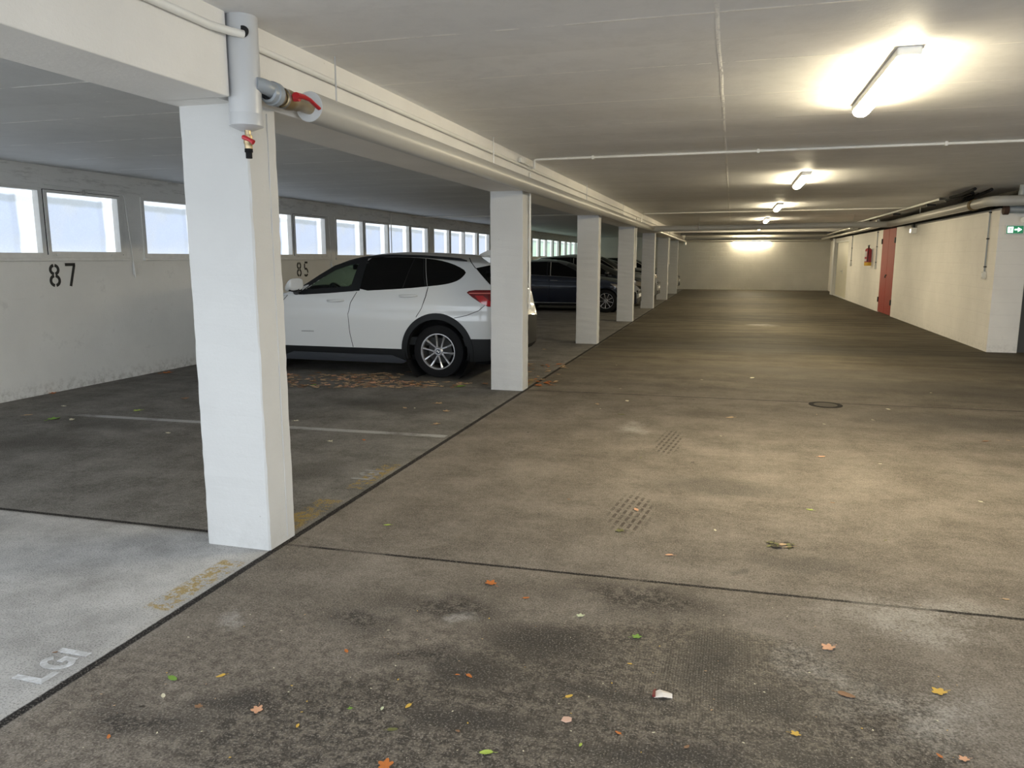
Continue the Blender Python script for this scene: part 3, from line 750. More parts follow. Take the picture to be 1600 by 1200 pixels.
link('lamp_bracket', B(-.02, .02, -.12, .08, .06, .14), M_blackp, t)

# floor drain cover
t = tag(empty('drain_cover', (.99, 8.33, 0)), 'round cast iron cover set in the lane floor', 'drain cover')
bm = bmesh.new(); lathe(bm, [(.115, .002), (.165, .004), (.165, -.002), (.115, -.002)], (0, 0, 0), (0, 0, 1), 32, closed=True); link('iron_ring', bm, plain('worn_cast_iron', (.012, .011, .010), .8, spec=.1), t)
bm = bmesh.new(); lathe(bm, [(0, .003), (.115, .003)], (0, 0, 0), (0, 0, 1), 32); link('cover_plate', bm, plain('concrete_filled_cover', (.11, .10, .085), .9, bump=.4, spec=.1), t)

# ------------------------------------------------------------------ lamps
def make_lamp():
    t = empty('ceiling_lamp', (0, 0, 0)); L = .80
    bm = bmesh.new(); box(bm, -.060, .060, -L-.01, L+.01, -.048, 0, bev=.010)
    link('lamp_housing', bm, M_lampb, t)
    bm = bmesh.new(); prof = [(.056*math.cos(a), -.0485-.042*math.sin(a)) for a in [math.pi*k/12 for k in range(13)]]
    n = len(prof); ys = [-L, -L+.02, L-.02, L]; sc = [.75, 1, 1, .75]
    rows = [[bm.verts.new((u*s, y, -.0485+(v+.0485)*s)) for u, v in prof] for y, s in zip(ys, sc)]
    for i in range(3):
        for k in range(n-1): bm.faces.new((rows[i][k], rows[i][k+1], rows[i+1][k+1], rows[i+1][k]))
        bm.faces.new((rows[i][0], rows[i+1][0], rows[i+1][-1], rows[i][-1]))
    bm.faces.new(rows[0]); bm.faces.new(rows[-1])
    link('lamp_diffuser', bm, M_lamp, t, smooth=True)
    bm = bmesh.new(); tube(bm, [(0, L-.0, -.02), (0, L+.06, -.02)], .014, 8); link('cable_gland', bm, M_lampb, t)
    return t
lamp0 = make_lamp()
LP = [(0.84, 5.42), (0.86, 11.5), (0.87, 17.3), (0.87, 23.2), (0.87, 29.0)]
ll = ['nearest glowing ceiling lamp over the lane', 'second glowing ceiling lamp from the camera', 'third glowing ceiling lamp, smaller with distance', 'fourth ceiling lamp, just in front of the crossing pipe', 'fifth ceiling lamp, mostly hidden behind the crossing pipe']
for i, (x, y) in enumerate(LP):
    o = lamp0 if i == 0 else copy_tree(lamp0)
    o.location = (x, y, CZ); tag(o, ll[i], 'lamp', 'row of tube lamps on the ceiling')
o = copy_tree(lamp0); o.location = (.84, 37.75, 2.27+.0); o.rotation_euler = (math.radians(0), 0, math.radians(90)); o.location = (.82, YF-.0, 2.235)
o.rotation_euler = (math.radians(90), 0, math.radians(0))
o.rotation_euler = Matrix(((0, 1, 0), (0, 0, 1), (1, 0, 0))).to_euler()   # length along x, back against the wall
tag(o, 'horizontal glowing lamp fixed to the far wall', 'lamp')

# ------------------------------------------------------------------ cars (local: +X forward, +Y left, origin on the ground under the rear axle)
ZP = [(.15, .90), (.22, .945), (.30, .968), (.36, .978), (.48, .99), (.60, .997), (.72, 1.0), (.785, 1.001), (.84, .984), (.90, .979), (.98, .972), (1.06, .955), (1.12, .935), (1.25, .90)]
GF = [k/14 for k in range(1, 15)]; NG = len(GF)+1
class Car:
    def __init__(s, **k): s.__dict__.update(k)
    def plan(s, X):
        tf = max(0, min(1, (X-(s.front-.85))/.85)); tr = max(0, min(1, ((s.rear+.50)-X)/.50))
        return s.W*(1-.30*tf**2.6)*(1-.22*tr**2.6)
    def ztop(s, X): return smooth_tab(s.top, X, s.sm)
    def zbelt(s, X): return smooth_tab(s.belt, X, .05)
    def edges(s, X):
        zt = s.ztop(X); zs = min(s.zbelt(X), zt-.045)
        ys = s.plan(X)*lerp_tab(ZP, zs*s.zk)
        cr = .055+.03*max(0, min(1, (zt-zs)/.2))
        zr = max(zs+.012, zt-cr)
        yr = ys-(ys-s.WR*(s.plan(X)/s.W))*min(1, max(0, (zr-zs)/(s.zroof-.08-s.zb0)))-.012
        return zt, zs, ys, zr, yr
    def side(s, X, z):
        zt, zs, ys, zr, yr = s.edges(X)
        if z <= zs: return s.plan(X)*lerp_tab(ZP, z*s.zk)
        f = min(1.15, (z-zs)/max(.01, zr-zs))
        return ys+(yr-ys)*f+.018*math.sin(math.pi*min(1, f))
    def section(s, X):
        zt, zs, ys, zr, yr = s.edges(X)
        zb = lerp_tab(s.bot, X)
        rows = []
        for z in s.rows:
            if z < zb: z = zb
            z = min(z, zs-.002); rows.append((s.side(X, z), max(z, zb) if z > zb else z))
        P = [(0.0, min(zb, rows[0][1])), (rows[0][0]*.6, min(zb, rows[0][1]))]+rows+[(ys, zs)]
        for f in GF: P.append((s.side(X, zs+(zr-zs)*f), zs+(zr-zs)*f))
        for q in s.cf: P.append((yr*q, zr+(zt-zr)*(1-q**2.3)))
        return P
    def build(s, name, label, cat='car', group=None):
        root = empty(name); tag(root, label, cat, group)
        Xs = [s.rear+.012*k for k in range(8)]
        X = Xs[-1]
        while X < s.front-.11: X += (.018 if s.see and .95 < X < 2.1 else .025); Xs.append(X)
        Xs += [s.front-.075, s.front-.045, s.front-.02, s.front]
        Xs = [x for x in Xs if all(abs(x-q) > .008 for q in s.snapX)]+list(s.snapX); Xs = sorted(set(Xs))
        s.cf = (.955, .92, .80, .62, .42, .2, 0.0)
        secs = [s.section(x) for x in Xs]; nr = len(secs[0]); nlow = 2+len(s.rows)
        # vertices
        vid = {}; V = []
        def vert(i, j, sd):
            y, z = secs[i][j]
            if y == 0: sd = 1
            k = (i, j, sd)
            if k not in vid:
                x = Xs[i]
                for wx in (0, s.wb):
                    d = math.hypot(x-wx, z-s.wr)
                    if y > .3 and 1 < j < nlow+1 and abs(d-s.ar) < .034 and d > 0:
                        x = wx+(x-wx)*s.ar/d; z = s.wr+(z-s.wr)*s.ar/d
                vid[k] = len(V); V.append((x, y*sd, z))
            return vid[k]
        parts = {}
        for i in range(len(Xs)-1):
            for j in range(nr-1):
                for sd in (1, -1):
                    q = [vert(i, j, sd), vert(i+1, j, sd), vert(i+1, j+1, sd), vert(i, j+1, sd)]
                    q2 = []
                    for v in q:
                        if v not in q2: q2.append(v)
                    if len(q2) < 3: continue
                    c = Vector((0, 0, 0))
                    for v in q2: c += Vector(V[v])
                    c /= len(q2); ac = abs(c.y)
                    kind = 'body'
                    if any(math.hypot(c.x-wx, c.z-s.wr) < s.ar+.004 for wx in (0, s.wb)) and ac > .25 and j < nlow+1: continue
                    if j < 2: kind = 'underbody'
                    elif c.z < s.clad(c.x) and j < nlow: kind = 'cladding'
                    xm = (Xs[i]+Xs[i+1])/2
                    if j >= nlow+NG+1 and s.ws[0] < xm < s.ws[1]: kind = 'windscreen'
                    if j >= nlow+NG+1 and s.rw[0] < xm < s.rw[1]: kind = 'rear_window'
                    if s.see and nlow <= j < nlow+NG and s.inpoly(c.x, c.z, s.seepoly): continue
                    parts.setdefault(kind, []).append(q2 if sd == 1 else q2[::-1])
        for e, i in ((0, 0), (1, len(Xs)-1)):
            loop = [vert(i, j, 1) for j in range(nr)]+[vert(i, j, -1) for j in range(nr-2, 0, -1)]
            l2 = []
            for v in loop:
                if v not in l2: l2.append(v)
            parts['body' if e else 'rear_cladding'] = parts.get('body' if e else 'rear_cladding', []); parts['body' if e else 'rear_cladding'].append(l2 if e else l2[::-1])
        mats = {'body': s.paint, 'cladding': s.lower, 'underbody': M_rub, 'windscreen': M_glass if s.see else M_glassd, 'rear_window': M_glassd}
        if 'cladding' in parts:
            fs = parts.pop('cladding'); fr_ = [f for f in fs if sum(V[v][0] for v in f)/len(f) > .0 and s.wb-.05 > sum(V[v][0] for v in f)/len(f)]
            parts['sill_cladding'] = [f for f in fr_ if sum(V[v][1] for v in f) > 0]; parts['sill_cladding#2'] = [f for f in fr_ if sum(V[v][1] for v in f) <= 0]
            parts['rear_cladding'] = parts.get('rear_cladding', [])+[f for f in fs if sum(V[v][0] for v in f)/len(f) <= .0]; fc_ = [f for f in fs if sum(V[v][0] for v in f)/len(f) >= s.wb-.05]; parts['front_cladding'] = [f for f in fc_ if sum(V[v][1] for v in f) > 0]; parts['front_cladding#2'] = [f for f in fc_ if sum(V[v][1] for v in f) <= 0]
        for k, fs in parts.items():
            if not fs: continue
            used = {}; vv = []; ff = []
            for f in fs:
                g2 = []
                for v in f:
                    if v not in used: used[v] = len(vv); vv.append(V[v])
                    g2.append(used[v])
                ff.append(g2)
            kn = k.split('#')[0]; me = bpy.data.meshes.new(kn); me.from_pydata(vv, [], ff); me.materials.append(s.lower if 'cladding' in kn else mats[kn])
            for p in me.polygons: p.use_smooth = True
            try: me.set_sharp_from_angle(angle=math.radians(50))
            except Exception: pass
            o = bpy.data.objects.new(kn, me); COL.objects.link(o); o.parent = root
        s.root = root
        return root
    def inpoly(s, x, z, P):
        c = False; n = len(P)
        for i in range(n):
            x1, z1 = P[i]; x2, z2 = P[(i+1) % n]
            if (z1 > z) != (z2 > z) and x < (x2-x1)*(z-z1)/(z2-z1)+x1: c = not c
        return c
    def patch(s, name, poly, mat, off=.004, sides=(1, -1), parent=None, th=.0):
        r = []
        for sd in sides:
            bm = bmesh.new(); f = bm.faces.new([bm.verts.new((x, 0, z)) for x, z in poly])
            xs = [p[0] for p in poly]; zs = [p[1] for p in poly]
            x = min(xs)+.05
            while x < max(xs):
                bmesh.ops.bisect_plane(bm, geom=bm.verts[:]+bm.edges[:]+bm.faces[:], plane_co=(x, 0, 0), plane_no=(1, 0, 0)); x += .05
            z = min(zs)+.03
            while z < max(zs):
                bmesh.ops.bisect_plane(bm, geom=bm.verts[:]+bm.edges[:]+bm.faces[:], plane_co=(0, 0, z), plane_no=(0, 0, 1)); z += .03
            for v in bm.verts: v.co.y = sd*(s.side(v.co.x, v.co.z)+off)
            if th:
                rr = bmesh.ops.extrude_face_region(bm, geom=bm.faces[:])
                for v in rr['geom']:
                    if isinstance(v, bmesh.types.BMVert): v.co.y -= sd*th
            r.append(link(name, bm, mat, parent or s.root, smooth=True))
        return r
    def ring(s, name, poly, wd, mat, off=.003, sides=(1, -1)):
        """flat trim band along the outline of a window, inwards and outwards"""
        n = len(poly); cx = sum(p[0] for p in poly)/n; cz = sum(p[1] for p in poly)/n
        for sd in sides:
            bm = bmesh.new(); A = []; Bv = []
            for i in range(n):
                a = Vector(poly[i-1]); b = Vector(poly[(i+1) % n]); t = (b-a).normalized(); nn = Vector((-t.y, t.x))
                p = Vector(poly[i])
                if nn.dot(Vector((cx, cz))-p) < 0: nn = -nn
                q = p+nn*wd; p = p-nn*.006
                A.append(bm.verts.new((p.x, sd*(s.side(p.x, p.y)+off), p.y))); Bv.append(bm.verts.new((q.x, sd*(s.side(q.x, q.y)+off), q.y)))
            for i in range(n): bm.faces.new((A[i], A[(i+1) % n], Bv[(i+1) % n], Bv[i]))
            link(name, bm, mat, s.root, smooth=True)
    def line(s, name, pts, r=.004, mat=None, off=-.001, sides=(1, -1)):
        for sd in sides:
            P = []
            for (a, b), (c, d) in zip(pts, pts[1:]):
                for k in range(6): P.append((a+(c-a)*k/6, b+(d-b)*k/6))
            P.append(pts[-1])
            link(name, T([(x, sd*(s.side(x, z)+off), z) for x, z in P], r, 6), mat or M_rub, s.root, smooth=True)
    def arch_trim(s, mat, wd, th, name='arch_trim'):
        for wx in (0, s.wb):
            for sd in (1, -1):
                bm = bmesh.new(); rows = []
                for k in range(37):
                    a = math.radians(-14+208*k/36)
                    row = []
                    for rr, oo in ((s.ar-.022, -.07), (s.ar-.022, th), (s.ar+wd, th), (s.ar+wd+.006, -.002)):
                        x = wx+rr*math.cos(a); z = s.wr+rr*math.sin(a)
                        row.append(bm.verts.new((x, sd*(s.side(x, max(.2, z))+oo), z)))
                    rows.append(row)
                for k in range(36):
                    for q in range(3): bm.faces.new((rows[k][q], rows[k][q+1], rows[k+1][q+1], rows[k+1][q]))
                link(name, bm, mat, s.root, smooth=True)
                bm = bmesh.new(); lathe(bm, [(s.ar+.004, 0), (s.ar+.004, -.34*1), (.0, -.34*1)], (wx, sd*(s.side(wx, s.wr+s.ar)-.01), s.wr), (0, sd, 0), 40)
                link('wheel_well', bm, M_rub, s.root)
    def wheels(s, mat, style='v', turn=0.3, dark=False):
        w0 = None
        for wx in (0, s.wb):
            for sd in (1, -1):
                if w0 is None:
                    w0 = make_wheel(s.wr, s.rimr, mat, style); o = w0; o.parent = s.root
                else:
                    o = copy_tree(w0, s.root)
                o.location = (wx, sd*(s.W-.045), s.wr); o.rotation_euler = (0, turn, 0 if sd == 1 else math.pi)

def make_wheel(R, rr, mat, style):
    """outer face towards +Y"""
    bm = bmesh.new()
    lathe(bm, [(rr, -.20), (R-.03, -.205), (R-.006, -.185), (R, -.16), (R, -.05), (R-.006, -.022), (R-.03, -.004), (rr+.012, .0), (rr, -.010)], (0, 0, 0), (0, 1, 0), 48, closed=True)
    w_ = link('wheel', bm, M_rub, None, smooth=True)
    bm = bmesh.new()
    lathe(bm, [(rr+.002, -.012), (rr+.001, .003), (rr-.010, .003), (rr-.020, -.012), (rr-.022, -.06), (rr-.03, -.19), (rr+.002, -.19)], (0, 0, 0), (0, 1, 0), 48, closed=True)
    lathe(bm, [(0, -.010), (.045, -.010), (.060, -.022), (.062, -.05), (0, -.05)], (0, 0, 0), (0, 1, 0), 24)
    n = 5 if style == 'v' else 9
    for k in range(n):
        a = 2*math.pi*k/n
        prs = ((a-.10, a-.36), (a+.10, a+.36)) if style == 'v' else ((a, a),)
        for (a0, a1) in prs:
            p0 = Vector((math.cos(a0)*.05, -.022, math.sin(a0)*.05)); p1 = Vector((math.cos(a1)*(rr-.012), -.012, math.sin(a1)*(rr-.012)))
            pm = (p0+p1)/2+Vector((0, -.004, 0))
            t = (p1-p0).normalized(); nn = t.cross(Vector((0, 1, 0))).normalized()
            vs = []
            for p, wd in ((p0, .013), (pm, .012), (p1, .018)):
                vs.append([bm.verts.new(p+nn*wd*1.0+Vector((0, -.004, 0))), bm.verts.new(p+nn*wd*.35+Vector((0, .005, 0))), bm.verts.new(p-nn*wd*.35+Vector((0, .005, 0))), bm.verts.new(p-nn*wd+Vector((0, -.004, 0))), bm.verts.new(p+Vector((0, -.03, 0)))])
            for i in range(2):
                for q in range(5): bm.faces.new((vs[i][q], vs[i][(q+1) % 5], vs[i+1][(q+1) % 5], vs[i+1][q]))
    link('rim', bm, mat, w_, smooth=False)
    bm = bmesh.new(); lathe(bm, [(0, -.085), (rr*.70, -.085), (rr*.70, -.10), (0, -.10)], (0, 0, 0), (0, 1, 0), 32)
    link('brake_disc', bm, plain('brake_disc_steel', (.025, .024, .023), .6, metal=.2), w_)
    bm = bmesh.new(); lathe(bm, [(0, -.004), (.026, -.005), (.032, -.010), (0, -.012)], (0, 0, 0), (0, 1, 0), 24)
    link('hub_cap', bm, plain('hub_cap_dark', (.05, .06, .08), .3), w_, smooth=True)
    bm = bmesh.new()
    for k in (0, 2):
        vs = [bm.verts.new((0, -.0015, 0))]+[bm.verts.new((.019*math.cos(math.pi/2*k+a), -.0025, .019*math.sin(math.pi/2*k+a))) for a in [math.pi/2*j/5 for j in range(6)]]
        bm.faces.new(vs)
    link('hub_emblem', bm, M_white, w_)
    bm = bmesh.new()
    for k in range(5):
        a = 2*math.pi*k/5+.6; lathe(bm, [(0, -.012), (.009, -.013), (.010, -.03)], (.048*math.cos(a), -.010, .048*math.sin(a)), (0, 1, 0), 8)
    link('wheel_bolts', bm, M_rimd, w_)
    return w_

# --- white compact SUV
P_white = plain('white_car_paint', (.70, .71, .70), .28, coat=1.0)
X1 = Car(rear=-.89, front=3.46, W=.905, WR=.635, wb=2.67, wr=.335, ar=.430, rimr=.228, zroof=1.56, zb0=1.10, zk=1.0, sm=.09, see=True, paint=P_white, lower=M_blackp,
    top=[(-.89, .56), (-.875, .66), (-.85, .95), (-.80, 1.08), (-.74, 1.28), (-.68, 1.44), (-.60, 1.515), (-.2, 1.545), (.3, 1.572), (.75, 1.582), (1.1, 1.56), (1.35, 1.51), (1.6, 1.41), (1.9, 1.245), (2.14, 1.10), (2.3, 1.06), (2.9, .985), (3.25, .89), (3.38, .80), (3.43, .70), (3.46, .60)],
    belt=[(-.89, 1.10), (-.4, 1.185), (.13, 1.145), (.43, 1.110), (1.09, 1.070), (1.87, 1.025), (2.3, 1.0), (2.9, .93), (3.3, .80)],
    bot=[(-.89, .34), (-.80, .25), (-.5, .22), (2.9, .20), (3.3, .22), (3.46, .30)],
    rows=[.20, .25, .30, .355, .42, .47, .51, .58, .65, .72, .78, .84, .88, .93],
    clad=lambda x: .355 if .3 < x < 2.35 else .505, ws=(1.30, 2.12), rw=(-.79, -.655), snapX=(1.30, 2.12, -.655, -.79),
    seepoly=[(1.17, 1.10), (1.50, 1.075), (1.84, 1.055), (1.88, 1.065), (1.70, 1.21), (1.52, 1.34), (1.30, 1.425), (1.17, 1.45)])
car = X1.build('parked_car', 'white compact SUV parked nose to the windows behind the second pillar', group=None)
car.location = (-3.52, 8.865+.905, 0); car.rotation_euler = (0, 0, math.pi)
# glass: front door window
fw = [(1.145, 1.085), (1.50, 1.055), (1.86, 1.033), (1.99, 1.03), (1.90, 1.14), (1.72, 1.27), (1.52, 1.395), (1.30, 1.47), (1.10, 1.492), (1.075, 1.46), (1.10, 1.25), (1.125, 1.12)]
X1.ring('window_seal', fw, .062, M_blackp, .003)
X1.patch('door_pillar', [(1.06, 1.085), (1.20, 1.078), (1.165, 1.40), (1.16, 1.49), (1.04, 1.50)], M_blackp, .006)
X1.patch('front_window', [(1.12, 1.09), (1.5, 1.06), (1.93, 1.04), (1.86, 1.14), (1.70, 1.265), (1.50, 1.38), (1.28, 1.455), (1.10, 1.478), (1.10, 1.25)], M_glass, -.004)
rw = [(-.36, 1.335), (-.335, 1.28), (-.27, 1.225), (-.17, 1.19), (-.05, 1.168), (.125, 1.150), (.43, 1.118), (1.125, 1.078), (1.105, 1.25), (1.07, 1.497), (.75, 1.512), (.40, 1.505), (.15, 1.487), (-.05, 1.455), (-.22, 1.405)]
X1.patch('rear_side_window', chaikin(rw, 1), M_glassd, .004)
X1.line('window_divider', [(.47, 1.118), (.385, 1.495)], .004, M_blackp, .005)
X1.line('window_divider', [(.135, 1.155), (.23, 1.49)], .005, plain('bright_divider', (.25, .25, .25), .3), .004)
X1.line('window_divider', [(.165, 1.155), (.26, 1.49)], .005, M_blackp, .006)
X1.line('door_seam', [(1.10, 1.07), (1.185, .93), (1.215, .79), (1.20, .55), (1.165, .36)])
X1.line('door_seam', [(2.10, 1.02), (2.21, .90), (2.265, .77), (2.26, .60), (2.20, .36)])
X1.line('door_seam', [(.125, 1.14), (.15, 1.02), (.20, .88), (.27, .765)])
X1.line('bumper_seam', [(-.24, .765), (-.40, .80), (-.55, .86), (-.63, .93)])
X1.line('tailgate_seam', [(-.36, 1.50), (-.39, 1.45), (-.47, 1.37)], .005)
X1.arch_trim(M_blackp, .050, .012)
X1.wheels(M_rim, 'v', .18)
# sill blade
X1.patch('sill_trim', [(.42, .20), (.62, .27), (2.05, .275), (2.25, .20), (2.20, .165), (.50, .165)], plain('dark_grey_sill', (.05, .055, .065), .4), .020, th=.05)
# handles
for hx, hz in ((1.40, .955), (.385, 1.030)):
    for sd in (1, -1):
        y = sd*(X1.side(hx, hz)+.022)
        link('door_handle', T([(hx-.125, y-sd*.022, hz+.004), (hx-.105, y-sd*.004, hz+.003), (hx-.05, y+sd*.006, hz), (hx+.04, y+sd*.006, hz-.002), (hx+.10, y-sd*.004, hz-.002), (hx+.12, y-sd*.022, hz)], [.008, .015, .018, .018, .014, .008], 10, squash=1.0), P_white, car, smooth=True)
# mirrors
for sd in (1, -1):
    bm = bmesh.new(); bmesh.ops.create_icosphere(bm, subdivisions=3, radius=1)
    for v in bm.verts:
        x, y, z = [math.copysign(abs(q)**.72, q) for q in v.co]; x = x*.45 if x < 0 else x; z = z*(1-.35*max(0, x))
        v.co = Vector((x*.13+.0, y*.115, z*.078*(1.0-.15*x))); v.co.z += (-v.co.x)*.45+.0
    bm.transform(Matrix.Translation((1.90, sd*1.005, 1.155)))
    for v in bm.verts:
        if v.co.x < 1.862: v.co.x = 1.862
    bm.transform(Matrix.Translation((1.90, sd*1.005, 0))@Matrix.Rotation(-sd*math.radians(24), 4, 'Z')@Matrix.Translation((-1.90, -sd*1.005, 0)))
    mo = link('wing_mirror', bm, P_white, car, smooth=True)
    bm = bmesh.new(); tube(bm, [(1.97, sd*.86, 1.045), (1.93, sd*.95, 1.07), (1.90, sd*1.02, 1.10)], [.045, .04, .055], 12, squash=.6)
    link('mirror_foot', bm, M_blackp, mo, smooth=True)
    link('mirror_base', T([(1.87, sd*.92, 1.098), (1.90, sd*1.00, 1.088), (1.95, sd*1.08, 1.098)], [.024, .032, .02], 10), M_blackp, mo, smooth=True)
    # roof rails
    P = []
    for k in range(21):
        X = -.33+k*(1.50+.33)/20; zt, zs, ys, zr, yr = X1.edges(X); e = math.sin(math.pi*min(1, max(0, k/20)))**.35
        P.append((X, sd*(yr*.97), zr+.012+.022*e))
    link('roof_rail', T(P, [.008]+[.016]*19+[.008], 8, squash=1.0), M_blackp, car, smooth=True)
bm = bmesh.new(); fn = lambda u, v, dd: Vector((u, dd, v))
vs = []
for (x, wd, z) in ((-.28, .004, 1.548), (-.34, .022, 1.575), (-.40, .03, 1.600), (-.50, .03, 1.608), (-.53, .02, 1.585), (-.55, .01, 1.545)):
    vs.append([bm.verts.new((x, -wd*1.3, 1.53)), bm.verts.new((x, -wd*.5, z)), bm.verts.new((x, wd*.5, z)), bm.verts.new((x, wd*1.3, 1.53))])
for i in range(5):
    for q in range(3): bm.faces.new((vs[i][q], vs[i][q+1], vs[i+1][q+1], vs[i+1][q]))
bm.faces.new(vs[0]); bm.faces.new(vs[-1])
link('roof_fin', bm, P_white, car, smooth=True)
# spoiler
bm = bmesh.new(); rows = []
for k in range(15):
    y = -.60+1.2*k/14; c = 1-(y/.62)**2*.25
    rows.append([bm.verts.new((-.50, y, 1.49+.045*c-.012)), bm.verts.new((-.66, y, 1.474+.035*c)), bm.verts.new((-.76, y, 1.446+.035*c)), bm.verts.new((-.755, y, 1.430+.035*c)), bm.verts.new((-.60, y, 1.44))])
for i in range(14):
    for q in range(5): bm.faces.new((rows[i][q], rows[i][(q+1) % 5], rows[i+1][(q+1) % 5], rows[i+1][q]))
bm.faces.new(rows[0]); bm.faces.new(rows[-1])
link('roof_spoiler', bm, P_white, car, smooth=True)
# side parts of tail: dark rear glass corner and lights
X1.patch('tailgate_glass', [(-.47, 1.375), (-.72, 1.43), (-.79, 1.20), (-.80, 1.08), (-.72, 1.13)], M_glassd, .004)
tl = X1.patch('tail_light', [(-.395, 1.080), (-.42, 1.100), (-.50, 1.112), (-.70, 1.112), (-.79, 1.108), (-.80, .93), (-.74, .905), (-.66, .91), (-.56, .965), (-.46, 1.03)], M_redd, .010, th=.02)
X1.patch('tail_light_bar', [(-.42, 1.078), (-.79, 1.080), (-.79, 1.066), (-.43, 1.066)], plain('pale_red_lens', (.75, .22, .2), .2), .012)
X1.patch('tail_light_lower', [(-.50, 1.045), (-.60, 1.045), (-.72, .95), (-.79, .95), (-.79, .935), (-.72, .912), (-.66, .918), (-.57, .965)], M_redl, .012)
# licence plate recess and rear trim
link('number_plate', B(-.90, -.885, -.26, .26, .80, .91, bev=.003), M_white, car)
link('badge', B(1.72, 1.90, X1.side(1.8, .55)-.002, X1.side(1.8, .55)+.004, .545, .562, bev=.002), M_steel, car)
# exhaust and underside
link('underbody_tray', B(-.5, 3.1, -.70, .70, .20, .26), M_rub, car)
for x, l in ((.0, 'rear_axle'), (2.67, 'front_axle')): link(l, T([(x, -.8, .33), (x, .8, .33)], .05, 8), M_rub, car)
# cabin
link('cabin_floor', B(-.6, 2.2, -.76, .76, .40, .50), M_inter, car)
link('cabin_liner', B(1.02, 1.06, -.66, .66, .5, 1.44), M_inter, car)
for sd in (1, -1):
    link('door_inner', B(1.05, 2.1, sd*.80-.02, sd*.80+.02, .45, 1.03, bev=.01), M_inter, car)
bm = bmesh.new(); box(bm, 1.80, 2.22, -.74, .74, .80, 1.02, bev=.05); box(bm, 1.72, 1.98, .18, .56, .98, 1.06, bev=.03)
link('dashboard', bm, M_inter, car)
bm = bmesh.new(); R = Matrix.Translation((1.63, .37, .99))@Matrix.Rotation(math.radians(-65), 4, 'Y')
for k in range(24): pass
C_ = [R@Vector((.185*math.cos(a), .185*math.sin(a), 0)) for a in [2*math.pi*k/28 for k in range(29)]]
tube(bm, C_, .014, 8, cap=False); tube(bm, [R@Vector((-.18, 0, 0)), R@Vector((0, 0, -.03)), R@Vector((.18, 0, 0))], .018, 8); tube(bm, [R@Vector((0, 0, -.02)), R@Vector((0, 0, -.25))], .04, 8)
link('steering_wheel', bm, M_inter, car, smooth=True)
for sd in (1, -1):
    bm = bmesh.new(); box(bm, 1.06, 1.60, sd*.37-.24, sd*.37+.24, .50, .68, bev=.06); box(bm, 1.02, 1.18, sd*.37-.23, sd*.37+.23, .6, 1.16, bev=.06); box(bm, 1.02, 1.12, sd*.37-.13, sd*.37+.13, 1.19, 1.36, bev=.04)
    link('front_seat', bm, M_inter, car, smooth=False)
bm = bmesh.new(); box(bm, 1.50, 1.54, -.12, .12, 1.34, 1.41, bev=.018); tube(bm, [(1.54, 0, 1.40), (1.60, 0, 1.43)], .01, 6)
link('inner_mirror', bm, M_blackp, car, smooth=True)
link('seat_belt', T([(1.12, .66, 1.38), (1.15, .67, 1.1), (1.17, .68, .7)], .012, 6), plain('grey_belt', (.2, .2, .2), .7), car)

